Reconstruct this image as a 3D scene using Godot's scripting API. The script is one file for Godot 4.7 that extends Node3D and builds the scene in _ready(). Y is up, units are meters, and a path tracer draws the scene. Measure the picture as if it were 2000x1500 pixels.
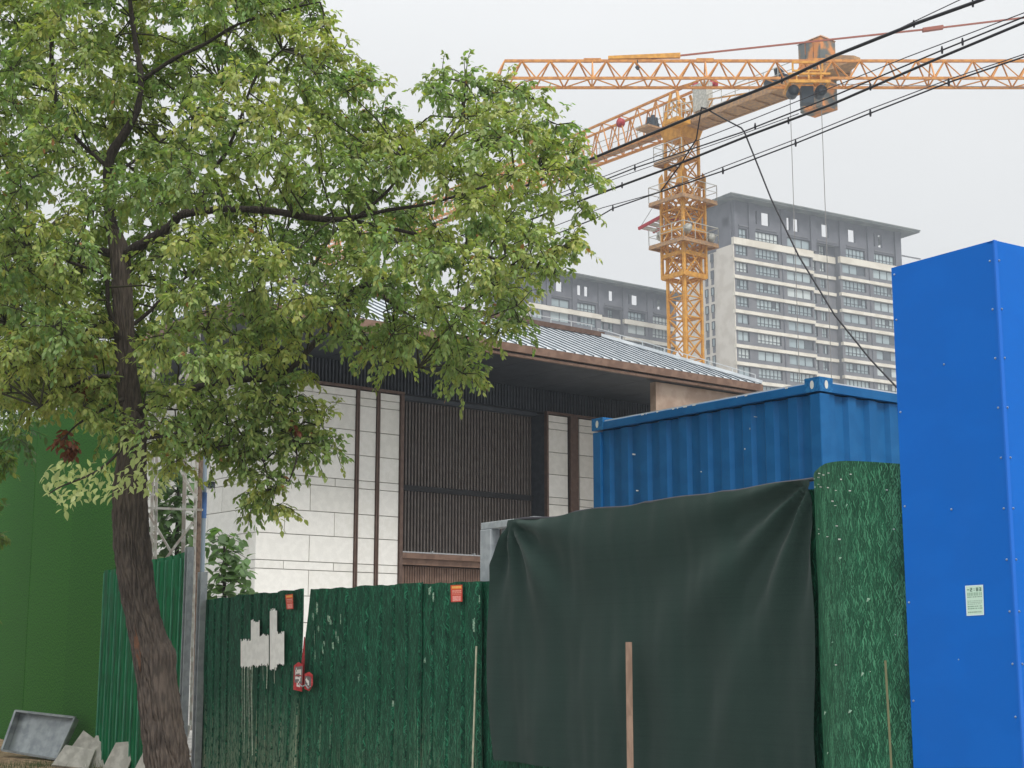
extends Node3D
# A street-side building site: a leafy tree and green hoardings in front of a stone pavilion, a blue container,
# tower cranes and apartment blocks under an overcast sky.

const FOCAL := 3000.0                     # photo pixels
const EYE := 1.5
var pitch := atan(535.0 / 3000.0)
var rng := RandomNumberGenerator.new()
var M := {}                               # materials
var taken := {}

# ---------------------------------------------------------------- photo rays
func ray(x: float, y: float) -> Vector3:
	var a := (x - 1000.0) / FOCAL
	var b := (750.0 - y) / FOCAL
	return Vector3(a, b * cos(pitch) + sin(pitch), -(cos(pitch) - b * sin(pitch)))

func at(x: float, y: float, depth: float) -> Vector3:
	var r := ray(x, y)
	return Vector3(0, EYE, 0) + r * (depth / -r.z)

func on_plane(fr: Transform3D, x: float, y: float, off := 0.0) -> Vector3:
	# the point, in the frame's own axes, where the ray meets the frame's plane z = off
	var inv := fr.affine_inverse()
	var o := inv * Vector3(0, EYE, 0)
	var d := inv.basis * ray(x, y)
	return o + d * ((off - o.z) / d.z)

func frame(dirx: Vector3, origin: Vector3) -> Transform3D:
	var x := dirx.normalized()
	return Transform3D(Basis(x, Vector3.UP, x.cross(Vector3.UP)), origin)

# ---------------------------------------------------------------- mesh building
class MB:
	var v := PackedVector3Array()
	var n := PackedVector3Array()
	var uv := PackedVector2Array()
	var ix := PackedInt32Array()

	func tri(a: Vector3, b: Vector3, c: Vector3, ua := Vector2.ZERO, ub := Vector2.ZERO, uc := Vector2.ZERO):
		var nn := (b - a).cross(c - a).normalized()
		var k := v.size()
		v.append_array([a, b, c]); n.append_array([nn, nn, nn]); uv.append_array([ua, ub, uc])
		ix.append_array([k, k + 2, k + 1])

	func quad(a: Vector3, b: Vector3, c: Vector3, d: Vector3, ua := Vector2(0, 1), ub := Vector2(1, 1), uc := Vector2(1, 0), ud := Vector2(0, 0)):
		# counter-clockwise from outside
		var nn := (c - a).cross(d - b).normalized()
		var k := v.size()
		v.append_array([a, b, c, d]); n.append_array([nn, nn, nn, nn]); uv.append_array([ua, ub, uc, ud])
		ix.append_array([k, k + 2, k + 1, k, k + 3, k + 2])

	func hexa(p: Array):
		# p: 0-3 lower ring counter-clockwise from above, 4-7 upper ring
		quad(p[0], p[1], p[5], p[4]); quad(p[1], p[2], p[6], p[5]); quad(p[2], p[3], p[7], p[6]); quad(p[3], p[0], p[4], p[7])
		quad(p[4], p[5], p[6], p[7]); quad(p[3], p[2], p[1], p[0])

	func span(x0: float, x1: float, y0: float, y1: float, z0: float, z1: float):
		hexa([Vector3(x0, y0, z1), Vector3(x1, y0, z1), Vector3(x1, y0, z0), Vector3(x0, y0, z0), Vector3(x0, y1, z1), Vector3(x1, y1, z1), Vector3(x1, y1, z0), Vector3(x0, y1, z0)])

	func bevel(x0: float, x1: float, y0: float, y1: float, z0: float, z1: float, c: float):
		# a slab whose front (+z) edges are chamfered
		var f := [Vector3(x0 + c, y0 + c, z1), Vector3(x1 - c, y0 + c, z1), Vector3(x1 - c, y1 - c, z1), Vector3(x0 + c, y1 - c, z1)]
		var s := [Vector3(x0, y0, z1 - c), Vector3(x1, y0, z1 - c), Vector3(x1, y1, z1 - c), Vector3(x0, y1, z1 - c)]
		var b := [Vector3(x0, y0, z0), Vector3(x1, y0, z0), Vector3(x1, y1, z0), Vector3(x0, y1, z0)]
		quad(f[0], f[1], f[2], f[3])
		for i in 4:
			var j := (i + 1) % 4
			quad(s[i], s[j], f[j], f[i]); quad(b[i], b[j], s[j], s[i])
		quad(b[3], b[2], b[1], b[0])

	func bar(a: Vector3, b: Vector3, w: float, h := -1.0):
		if h < 0: h = w
		var d := (b - a).normalized()
		var s := d.cross(Vector3.UP)
		if s.length() < 0.02: s = Vector3.RIGHT
		s = s.normalized()
		var t := s.cross(d).normalized()
		s *= w * 0.5; t *= h * 0.5
		# ring order so that faces point outwards
		var p := [a - s - t, a + s - t, a + s + t, a - s + t, b - s - t, b + s - t, b + s + t, b - s + t]
		quad(p[1], p[0], p[4], p[5]); quad(p[2], p[1], p[5], p[6]); quad(p[3], p[2], p[6], p[7]); quad(p[0], p[3], p[7], p[4])
		quad(p[0], p[1], p[2], p[3]); quad(p[7], p[6], p[5], p[4])

	func tube(pts: Array, rad: Array, sides := 6, cap := true):
		var k0 := v.size()
		var m := pts.size()
		var len_ := 0.0
		var s := Vector3.ZERO
		for i in m:
			var d: Vector3 = (pts[mini(i + 1, m - 1)] - pts[maxi(i - 1, 0)]).normalized()
			if i > 0: len_ += pts[i].distance_to(pts[i - 1])
			if s == Vector3.ZERO:
				s = d.cross(Vector3.UP if absf(d.y) < 0.9 else Vector3.RIGHT).normalized()
			else:
				s = (s - d * s.dot(d)).normalized()
			var t := d.cross(s)
			for j in sides + 1:
				var a := TAU * j / sides
				var o := s * cos(a) + t * sin(a)
				v.append(pts[i] + o * rad[i]); n.append(o); uv.append(Vector2(float(j) / sides, len_))
		for i in m - 1:
			for j in sides:
				var a := k0 + i * (sides + 1) + j
				var b := a + sides + 1
				ix.append_array([a, b, a + 1, a + 1, b, b + 1])
		if cap:
			for e in [0, m - 1]:
				var c := v.size()
				v.append(pts[e]); var nn: Vector3 = (pts[e] - pts[1 if e == 0 else m - 2]).normalized(); n.append(nn); uv.append(Vector2.ZERO)
				for j in sides:
					var q: int = k0 + e * (sides + 1) + j
					if e == 0: ix.append_array([c, q, q + 1])
					else: ix.append_array([c, q + 1, q])

	func grid(f: Callable, nu: int, nv: int):
		# smooth sheet; f(s, t) gives [position, uv]
		var k0 := v.size()
		for j in nv + 1:
			for i in nu + 1:
				var r: Array = f.call(float(i) / nu, float(j) / nv)
				v.append(r[0]); uv.append(r[1]); n.append(Vector3.ZERO)
		for j in nv:
			for i in nu:
				var a := k0 + j * (nu + 1) + i
				var b := a + nu + 1
				ix.append_array([a, b, a + 1, a + 1, b, b + 1])
				var nn := (v[a + 1] - v[a]).cross(v[b] - v[a])
				for q in [a, a + 1, b, b + 1]: n[q] += nn
		for i in range(k0, v.size()): n[i] = n[i].normalized()

	func commit() -> ArrayMesh:
		var a := []
		a.resize(Mesh.ARRAY_MAX)
		a[Mesh.ARRAY_VERTEX] = v; a[Mesh.ARRAY_NORMAL] = n; a[Mesh.ARRAY_TEX_UV] = uv; a[Mesh.ARRAY_INDEX] = ix
		var m := ArrayMesh.new()
		m.add_surface_from_arrays(Mesh.PRIMITIVE_TRIANGLES, a)
		return m

func numbered(called: String) -> String:
	var k: int = taken.get(called, -1) + 1
	taken[called] = k
	return called if k == 0 else "%s_%03d" % [called, k]

func tag(o: Node, label: String, category: String, group := ""):
	o.set_meta("label", label); o.set_meta("category", category)
	if group: o.set_meta("group", group)

func thing(called: String, label: String, category: String, fr := Transform3D.IDENTITY, group := "") -> Node3D:
	var o := Node3D.new()
	o.name = numbered(called)
	o.transform = fr
	add_child(o)
	tag(o, label, category, group)
	return o

func put(called: String, mesh: Mesh, m: Material, parent: Node, pos := Vector3.ZERO) -> MeshInstance3D:
	var o := MeshInstance3D.new()
	o.name = called if parent != self else numbered(called)
	o.mesh = mesh
	o.material_override = m
	o.position = pos
	parent.add_child(o, true)
	return o

func part(called: String, b: MB, m: Material, parent: Node) -> MeshInstance3D:
	return put(called, b.commit(), m, parent)

func box(called: String, x0: float, x1: float, y0: float, y1: float, z0: float, z1: float, m: Material, parent: Node, c := 0.0) -> MeshInstance3D:
	var b := MB.new()
	if c > 0.0: b.bevel(x0, x1, y0, y1, z0, z1, c)
	else: b.span(x0, x1, y0, y1, z0, z1)
	return part(called, b, m, parent)

func stuff(o: Node):
	o.set_meta("kind", "stuff")

# ---------------------------------------------------------------- materials
func c8(r: float, g: float, b: float) -> Color:
	return Color(r / 255.0, g / 255.0, b / 255.0)

func noise_image(size: int, freq: float, octaves: int, sd: int, stretch := Vector2.ONE, ramp: Array = []) -> Image:
	# ramp: [[at, Color], ...]; without one a grey image
	var f := FastNoiseLite.new()
	f.seed = sd; f.frequency = freq; f.fractal_octaves = octaves; f.noise_type = FastNoiseLite.TYPE_SIMPLEX_SMOOTH
	var w := int(size * stretch.x)
	var h := int(size * stretch.y)
	var g := f.get_seamless_image(w, h)
	g.resize(size, size, Image.INTERPOLATE_BILINEAR)
	g.convert(Image.FORMAT_L8)
	if ramp.is_empty():
		return g
	var lut := PackedByteArray()
	for i in 256:
		var t := i / 255.0
		var c: Color = ramp[0][1]
		for k in ramp.size() - 1:
			if t >= ramp[k][0]:
				c = (ramp[k][1] as Color).lerp(ramp[k + 1][1], clampf((t - ramp[k][0]) / (ramp[k + 1][0] - ramp[k][0]), 0, 1))
		lut.append_array([int(c.r * 255), int(c.g * 255), int(c.b * 255)])
	var src := g.get_data()
	var out := PackedByteArray()
	out.resize(size * size * 3)
	for i in size * size:
		var q := src[i] * 3
		out[i * 3] = lut[q]; out[i * 3 + 1] = lut[q + 1]; out[i * 3 + 2] = lut[q + 2]
	return Image.create_from_data(size, size, false, Image.FORMAT_RGB8, out)

func tex(im: Image) -> ImageTexture:
	return ImageTexture.create_from_image(im)

func plain(c: Color, rough := 0.6, metal := 0.0) -> StandardMaterial3D:
	var m := StandardMaterial3D.new()
	m.albedo_color = c; m.roughness = rough; m.metallic = metal
	return m

func mottled(a: Color, b: Color, rough: float, scale: float, sd: int, stretch := Vector2.ONE, metal := 0.0, freq := 0.02, bump := 0.0, size := 256) -> StandardMaterial3D:
	# two tones mixed by noise, laid in world or object axes; scale = repeats a metre
	var m := StandardMaterial3D.new()
	m.albedo_texture = tex(noise_image(size, freq, 5, sd, stretch, [[0.0, a], [0.35, a], [0.65, b], [1.0, b]]))
	m.uv1_triplanar = true
	m.uv1_scale = Vector3.ONE * scale
	m.roughness = rough; m.metallic = metal
	if bump > 0.0:
		m.heightmap_enabled = true
		m.heightmap_texture = tex(noise_image(size, freq * 2.0, 4, sd + 7, stretch))
		m.heightmap_scale = bump
	return m

func stroke_image(size: int, count: int, back: Color, dark: Color, light: Color, sd: int, wide: float, long: float) -> Image:
	# printed grass blades: short wavy near-vertical strokes, wrapping round the edges
	var r := RandomNumberGenerator.new()
	r.seed = sd
	var im := Image.create(size, size, false, Image.FORMAT_RGB8)
	im.fill(back)
	for i in count:
		var x := r.randf() * size
		var y := r.randf() * size
		var c := dark.lerp(light, pow(r.randf(), 1.6))
		var l := int(long * r.randf_range(0.5, 1.3))
		var ph := r.randf() * TAU
		var amp := r.randf_range(0.2, 0.9)
		var fq := r.randf_range(0.06, 0.16)
		var lean := r.randf_range(-0.25, 0.25)
		for k in l:
			var t := float(k) / l
			var hw := wide * (1.0 - absf(t - 0.4) * 1.4) * 0.5
			x += sin(ph + k * fq) * amp + lean
			var yy := posmod(int(y) - k, size)
			for q in range(int(-hw), int(hw) + 1):
				im.set_pixel(posmod(int(x) + q, size), yy, c if q < int(hw * 0.5) else c.darkened(0.35))
	return im

func make_materials():
	M.stone = mottled(c8(230, 228, 221), c8(236, 234, 228), 0.75, 0.9, 11, Vector2.ONE, 0.0, 0.02, 0.05)
	M.stone2 = mottled(c8(225, 223, 216), c8(232, 230, 223), 0.75, 0.7, 12, Vector2.ONE, 0.0, 0.02, 0.05)
	M.stone3 = mottled(c8(233, 231, 225), c8(239, 237, 231), 0.75, 0.8, 13, Vector2.ONE, 0.0, 0.02, 0.05)
	M.joint = plain(c8(138, 134, 128), 0.9)
	M.bronze = mottled(c8(116, 90, 75), c8(132, 105, 89), 0.42, 0.6, 14, Vector2.ONE, 0.35)
	M.bronze_dark = mottled(c8(90, 69, 59), c8(102, 81, 70), 0.5, 0.8, 15, Vector2.ONE, 0.2)
	M.bronze_film = mottled(c8(156, 132, 114), c8(178, 156, 138), 0.3, 0.35, 16, Vector2.ONE, 0.15, 0.012)
	M.slat = mottled(c8(88, 79, 73), c8(103, 94, 88), 0.55, 0.8, 17)
	M.slat_dark = mottled(c8(44, 50, 58), c8(56, 62, 70), 0.5, 0.8, 18)
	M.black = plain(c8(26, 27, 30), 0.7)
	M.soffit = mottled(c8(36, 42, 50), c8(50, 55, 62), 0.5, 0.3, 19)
	M.zinc = mottled(c8(190, 197, 202), c8(214, 219, 222), 0.3, 0.5, 20, Vector2.ONE, 0.25)
	M.zinc_seam = plain(c8(88, 96, 104), 0.45, 0.4)
	M.white_rail = plain(c8(188, 192, 194), 0.5)
	M.galv = mottled(c8(150, 156, 160), c8(164, 170, 173), 0.5, 2.0, 21, Vector2.ONE, 0.3)
	M.galv_rust = mottled(c8(160, 152, 144), c8(186, 186, 180), 0.65, 1.3, 22, Vector2.ONE, 0.1)
	M.pipe_blue = plain(c8(60, 98, 150), 0.45)
	M.pipe_grey = plain(c8(128, 142, 154), 0.5)
	M.blue = mottled(c8(0, 98, 190), c8(1, 100, 193), 0.3, 0.5, 23, Vector2(1, 2), 0.0, 0.012)
	M.blue_edge = plain(c8(34, 106, 200), 0.4)
	M.cont = mottled(c8(20, 90, 144), c8(26, 96, 151), 0.45, 0.9, 24, Vector2.ONE, 0.0, 0.015)
	M.cont_worn = mottled(c8(20, 90, 144), c8(44, 112, 164), 0.45, 2.5, 25, Vector2.ONE, 0.0, 0.03)
	M.hole = plain(c8(205, 206, 200), 0.8)
	M.screw = plain(c8(196, 206, 214), 0.3, 0.6)
	M.turf = mottled(c8(28, 88, 20), c8(62, 128, 34), 0.95, 1.1, 26, Vector2(1, 0.6), 0.0, 0.11, 1.0, 512)
	M.turf2 = mottled(c8(32, 94, 22), c8(66, 132, 37), 0.95, 1.0, 27, Vector2(1, 0.6), 0.0, 0.11, 1.0, 512)
	M.net_wood = mottled(c8(122, 98, 82), c8(152, 126, 108), 0.8, 3.0, 28, Vector2(1, 0.15))
	M.pale_wood = mottled(c8(150, 150, 128), c8(176, 174, 150), 0.8, 3.0, 29)
	M.rod = plain(c8(104, 104, 72), 0.7)
	M.crane = mottled(c8(216, 158, 60), c8(194, 136, 50), 0.5, 0.4, 30)
	M.crane_b = mottled(c8(206, 142, 66), c8(180, 118, 58), 0.5, 0.4, 31)
	M.crane_deck = mottled(c8(150, 122, 98), c8(176, 138, 96), 0.7, 0.5, 32)
	M.crane_red = plain(c8(170, 42, 52), 0.5)
	M.crane_grey = mottled(c8(170, 170, 162), c8(196, 195, 186), 0.6, 0.8, 33)
	M.machine = plain(c8(44, 56, 66), 0.5)
	M.camo = mottled(c8(206, 136, 78), c8(98, 104, 104), 0.6, 0.12, 34, Vector2.ONE, 0.0, 0.022)
	M.rust = mottled(c8(96, 80, 70), c8(128, 108, 94), 0.8, 2.0, 57)
	M.rope = plain(c8(120, 118, 116), 0.6)
	M.tie = plain(c8(150, 84, 66), 0.5)
	M.cable = plain(c8(34, 33, 40), 0.6)
	M.cable_thin = plain(c8(56, 55, 62), 0.6)
	M.tower_stone = mottled(c8(196, 188, 176), c8(208, 201, 190), 0.85, 0.05, 35)
	M.tower_band = mottled(c8(204, 197, 182), c8(218, 212, 198), 0.85, 0.05, 36)
	M.tower_dark = mottled(c8(92, 93, 100), c8(100, 101, 108), 0.8, 0.06, 37)
	M.tower_dark2 = mottled(c8(100, 101, 106), c8(110, 110, 114), 0.8, 0.06, 38)
	M.tower_roof = mottled(c8(92, 98, 98), c8(112, 117, 114), 0.8, 0.06, 39)
	M.frame_dark = plain(c8(66, 70, 76), 0.5)
	M.glass_a = plain(c8(166, 180, 182), 0.12)
	M.glass_b = plain(c8(148, 163, 167), 0.1)
	M.glass_c = plain(c8(192, 200, 198), 0.2)
	M.glass_dark = plain(c8(66, 74, 80), 0.1)
	for k in ["glass_a", "glass_b", "glass_c", "glass_dark"]:
		M[k].clearcoat_enabled = true; M[k].clearcoat = 0.8; M[k].clearcoat_roughness = 0.05
	M.bark = mottled(c8(64, 57, 52), c8(94, 84, 76), 0.95, 1.5, 40, Vector2(1, 0.14), 0.0, 0.035, 0.8, 512)
	M.limb = mottled(c8(44, 38, 35), c8(66, 58, 52), 0.95, 3.0, 41, Vector2(1, 0.3), 0.0, 0.05, 1.0)
	M.twig = plain(c8(58, 56, 40), 0.9)
	M.scar = mottled(c8(92, 82, 73), c8(112, 101, 90), 0.9, 3.0, 42)
	M.scar_red = mottled(c8(110, 74, 52), c8(84, 60, 46), 0.9, 3.0, 43)
	M.slab = mottled(c8(176, 171, 162), c8(206, 201, 192), 0.85, 1.6, 44, Vector2.ONE, 0.0, 0.02, 0.1)
	M.tray = mottled(c8(140, 146, 150), c8(172, 178, 180), 0.38, 1.2, 45, Vector2(1, 1), 0.5)
	M.ground = mottled(c8(140, 138, 134), c8(164, 162, 157), 0.95, 0.25, 46, Vector2.ONE, 0.0, 0.03, 0.5, 512)
	M.dirt = mottled(c8(134, 110, 84), c8(176, 150, 118), 0.97, 0.6, 56, Vector2.ONE, 0.0, 0.03, 1.0, 512)
	M.concrete = mottled(c8(140, 138, 132), c8(160, 157, 150), 0.9, 0.6, 47)
	M.pebble = mottled(c8(150, 140, 126), c8(182, 172, 158), 0.9, 6.0, 48)
	M.debris = mottled(c8(96, 80, 58), c8(130, 110, 82), 0.95, 6.0, 49)
	M.red_paint = mottled(c8(132, 22, 30), c8(168, 30, 38), 0.6, 5.0, 50)
	M.white_paint = mottled(c8(232, 232, 228), c8(242, 242, 238), 0.6, 2.0, 51)
	M.drip_paint = mottled(c8(158, 178, 150), c8(204, 212, 196), 0.6, 6.0, 52)
	M.scuff = mottled(c8(96, 138, 116), c8(158, 178, 156), 0.8, 9.0, 53)
	M.fence_green = mottled(c8(0, 92, 52), c8(4, 110, 66), 0.5, 1.1, 54, Vector2(1, 0.3))
	M.fence_rib = mottled(c8(30, 116, 82), c8(70, 146, 114), 0.5, 2.0, 55, Vector2(1, 0.2))
	for k in ["blue", "cont", "cont_worn", "fence_green", "blue_edge"]: M[k].metallic_specular = 0.3

func grass_print_tile(which: int) -> Image:
	if which == 0:   # the dusty dark print on the gate
		return stroke_image(512, 2200, c8(12, 80, 54), c8(8, 60, 42), c8(50, 126, 94), 61, 6.0, 60.0)
	return stroke_image(512, 1700, c8(28, 92, 64), c8(18, 74, 50), c8(86, 154, 116), 62, 8.0, 80.0)

func leaf_print(w: int, h: int, metres: Vector2, sd: int, dust: float) -> StandardMaterial3D:
	# one hoarding leaf: repeated grass print with run-off streaks, scuffs and splashed mud along the foot
	var r := RandomNumberGenerator.new()
	r.seed = sd
	var t := grass_print_tile(0)
	var px := int(w / metres.x)
	t.resize(px, px, Image.INTERPOLATE_LANCZOS)
	var im := Image.create(w, h, false, Image.FORMAT_RGB8)
	for i in range(0, w, px):
		for j in range(0, h, px):
			im.blit_rect(t, Rect2i(0, 0, px, px), Vector2i(i, j))
	var mud := c8(146, 150, 128)
	var n := FastNoiseLite.new()
	n.seed = sd; n.frequency = 0.035; n.fractal_octaves = 4
	# mud runs: each starts at its own height, is broken by grain and ends raggedly
	for k in int(w * 1.5 * dust):
		var x := r.randi_range(0, w - 2)
		var top := h - int(pow(r.randf(), 0.8) * h * 0.56) - 10
		var a := r.randf_range(0.12, 0.5)
		for y in range(top, h):
			if n.get_noise_2d(x * 2.5, y * 0.7) > -0.15:
				for q in r.randi_range(1, 2):
					var xx := mini(x + q, w - 1)
					im.set_pixel(xx, y, im.get_pixel(xx, y).lerp(mud, a))
	# pale abrasions
	for k in 46:
		var cx := r.randf() * w
		var cy := r.randf() * h
		var len_ := r.randi_range(6, 40)
		for y in len_:
			for q in r.randi_range(1, 4):
				var xx := clampi(int(cx + q + sin(y * 0.4 + k) * 2.0), 0, w - 1)
				var yy := clampi(int(cy + y), 0, h - 1)
				if n.get_noise_2d(xx * 4.0, yy * 4.0) > 0.0:
					im.set_pixel(xx, yy, im.get_pixel(xx, yy).lerp(c8(140, 168, 150), 0.5))
	var m := StandardMaterial3D.new()
	m.albedo_texture = tex(im)
	m.roughness = 0.6
	m.metallic_specular = 0.3
	return m

# ---------------------------------------------------------------- far apartment blocks
var window_cache := {}

func window_mesh(w: float, h: float, lights: int, transom: float) -> Array:
	# [frame, pane, opening light]; origin at the lower left corner, the glass faces +z
	var key := "%.2f %.2f %d %.2f" % [w, h, lights, transom]
	if not window_cache.has(key):
		var f := MB.new()
		f.span(0, w, 0, 0.13, 0, 0.16); f.span(0, w, h - 0.13, h, 0, 0.16)
		for i in lights + 1:
			var x := clampf(w * i / lights - 0.06, 0.0, w - 0.12)
			f.span(x, x + 0.12, 0.13, h - 0.13, 0, 0.15)
		if transom > 0.0: f.span(0.12, w - 0.12, h * transom - 0.05, h * transom + 0.05, 0, 0.145)
		var p := MB.new()
		p.span(0.06, w - 0.06, 0.06, h - 0.06, 0.02, 0.05)
		window_cache[key] = [f.commit(), p.commit()]
	return window_cache[key]

func add_window(parent: Node, x: float, y: float, z: float, w: float, h: float, lights: int, transom: float, turn := 0.0):
	var mm := window_mesh(w, h, lights, transom)
	var o := put("window", mm[0], M.frame_dark, parent, Vector3(x, y, z))
	o.rotation.y = turn
	put("pane", mm[1], [M.glass_a, M.glass_b, M.glass_a, M.glass_c, M.glass_b][rng.randi() % 5], o)
	if rng.randf() < 0.3:
		var k := rng.randi() % lights
		var s := MB.new()
		var lw := w / lights
		s.span(lw * k + 0.1, lw * (k + 1) - 0.1, maxf(h * transom, 0.1) + 0.08, h - 0.16, 0.06, 0.1)
		part("open_light", s, M.glass_dark, o)

func apartment(o: Node3D, s: Dictionary):
	var W: float = s.wide
	var dp: float = s.deep
	var rc: Array = s.recess                      # [x0, x1, how deep]
	var body := MB.new()
	body.span(0.3, rc[0], 0, s.crown_floor, -dp, -0.45)
	body.span(rc[0], rc[1], 0, s.crown_floor, -dp, -0.45 - rc[2])
	body.span(rc[1], W, 0, s.crown_floor, -dp, -0.45)
	part("core_wall", body, M.tower_dark2, o)
	# storeys: spandrel and piers stand proud of the glass
	var zones := [[0.0, rc[0], 0.0], [rc[0], rc[1], -rc[2]], [rc[1], W, 0.0]]
	for f in s.floors + 1:
		var crown: bool = f == 0
		var y0: float = s.top_window[0] if crown else s.band_top - s.pitch * (f - 1)
		var y1: float = s.top_window[1] if crown else y0 + s.pitch - s.band
		var sill: float = y0 + (0.12 if crown else float(s.sill))
		var st := MB.new()
		var bd := MB.new()
		for z in zones:
			st.span(z[0], z[1], y0, sill, -0.44 + z[2], z[2])
			var x: float = z[0]
			for c in s.columns:
				if c[0] >= z[0] - 0.1 and c[1] <= z[1] + 0.1:
					st.span(x, c[0], sill, y1, -0.44 + z[2], z[2])
					x = c[1]
			st.span(x, z[1], sill, y1, -0.44 + z[2], z[2])
			var bt: float = s.band if not crown else s.top_band
			bd.span(z[0] - (0.25 if z[0] == 0.0 else 0.0), z[1] + (0.25 if z[1] == W else 0.0), y0 - bt, y0, -0.44 + z[2], 0.3 + z[2])
		part("storey_wall", st, M.tower_dark2 if not crown else M.tower_dark, o)
		part("band", bd, M.tower_band, o)
		for c in s.columns:
			var zz := 0.0
			if c[0] > rc[0] - 0.1 and c[1] < rc[1] + 0.1: zz = -rc[2]
			var tr: float = 0.33 if rng.randf() < 0.72 else 0.0
			var li: int = c[2] if tr > 0.0 else maxi(2, c[2] / 2)
			add_window(o, c[0] + 0.04, sill + 0.02, zz - 0.36, c[1] - c[0] - 0.08, y1 - sill - 0.06, li, tr)
		# a drain pipe between the bays and an air-conditioning niche
		if not crown and f % 2 == 1:
			for px in s.pipes:
				box("downpipe", px, px + 0.22, y0 - s.pitch, y0 + s.pitch - s.band, 0.01, 0.2, M.tower_dark, o)
	# crown: a wall with openings to the sky, pilasters and moulded panels
	var yb: float = s.top_window[1]
	var yt: float = s.roof
	var cw := MB.new()
	var x := 0.0
	cw.span(0, W, yb, s.holes_y[0], -0.5, 0.0)
	cw.span(0, W, s.holes_y[1], yt, -0.5, 0.0)
	for h in s.holes:
		cw.span(x, h[0], s.holes_y[0], s.holes_y[1], -0.5, 0.0)
		x = h[1]
	cw.span(x, W, s.holes_y[0], s.holes_y[1], -0.5, 0.0)
	part("crown_wall", cw, M.tower_dark, o)
	for p in s.pilasters:
		box("pilaster", p[0], p[1], s.top_window[0], yt - 0.02, 0.004, 0.35, M.tower_dark, o)
		box("moulding", p[1] + 0.4, p[1] + 5.6, yb + 0.35, yb + 0.6, 0.003, 0.16, M.tower_dark2, o)
	# left end
	var ew := MB.new()
	ew.span(-0.2, 0.29, 0, s.top_window[0] - s.top_band, -s.end_strip, -0.001)
	part("end_wall", ew, M.tower_stone, o)
	box("end_wall_back", 0.1, 0.29, 0, s.top_window[0] - s.top_band - 0.3, -dp + 0.5, -s.end_strip - 0.01, M.tower_stone, o)
	var el := MB.new()
	el.span(-0.15, 0.28, s.top_window[0] - s.top_band, s.end_holes_y[0], -s.end_strip, -0.52)
	var z0 := -0.52
	for h in s.end_holes:
		el.span(-0.15, 0.28, s.end_holes_y[0], s.end_holes_y[1], h[0], z0)
		z0 = h[1]
	el.span(-0.15, 0.28, s.end_holes_y[0], s.end_holes_y[1], -dp, z0)
	el.span(-0.15, 0.28, s.end_holes_y[1], yt, -dp, -0.52)
	el.span(0.2, 0.5, s.top_window[0] - s.top_band, s.end_holes_y[0], -dp, -s.end_strip - 0.02)
	part("end_crown_wall", el, M.tower_dark, o)
	for f in s.floors:
		for e in s.end_windows:
			var y: float = float(s.band_top) - s.pitch * f - 0.55
			add_window(o, 0.07, y + 1.15, e[0], e[1], 1.6, 1, 0.0, -PI / 2)
			box("window_panel", 0.05, 0.2, y, y + 1.1, e[0] + 0.02, e[0] + e[1] - 0.02, M.tower_dark2, o)
	# eaves: a ring, open to the sky inside
	var ov: float = s.eave
	var r := MB.new()
	r.span(-ov, W + ov + 1.0, yt, yt + 0.3, -1.0, ov)
	r.span(-ov, 1.0, yt, yt + 0.3, -dp - ov, -1.01)
	r.span(W - 1.0, W + ov + 1.0, yt, yt + 0.3, -dp - ov, -1.01)
	r.span(1.01, W - 1.01, yt, yt + 0.3, -dp - ov, -dp + 1.0)
	var rf := part("roof", r, M.tower_roof, o)
	var g := MB.new()
	g.span(-ov - 0.15, W + ov + 1.15, yt + 0.301, yt + 0.55, ov - 0.5, ov + 0.15)
	g.span(-ov - 0.15, -ov + 0.4, yt + 0.301, yt + 0.55, -dp - ov, ov - 0.51)
	part("gutter", g, M.tower_roof, rf)
	for q in [[W - 1.2, -dp + 0.5], [W * 0.5, -dp + 0.5], [1.2, -dp + 0.5], [W - 1.2, -2.0]]:
		box("crown_column", q[0] - 0.3, q[0] + 0.3, s.crown_floor - 0.01, yt, q[1] - 0.3, q[1] + 0.3, M.tower_dark, o)

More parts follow.
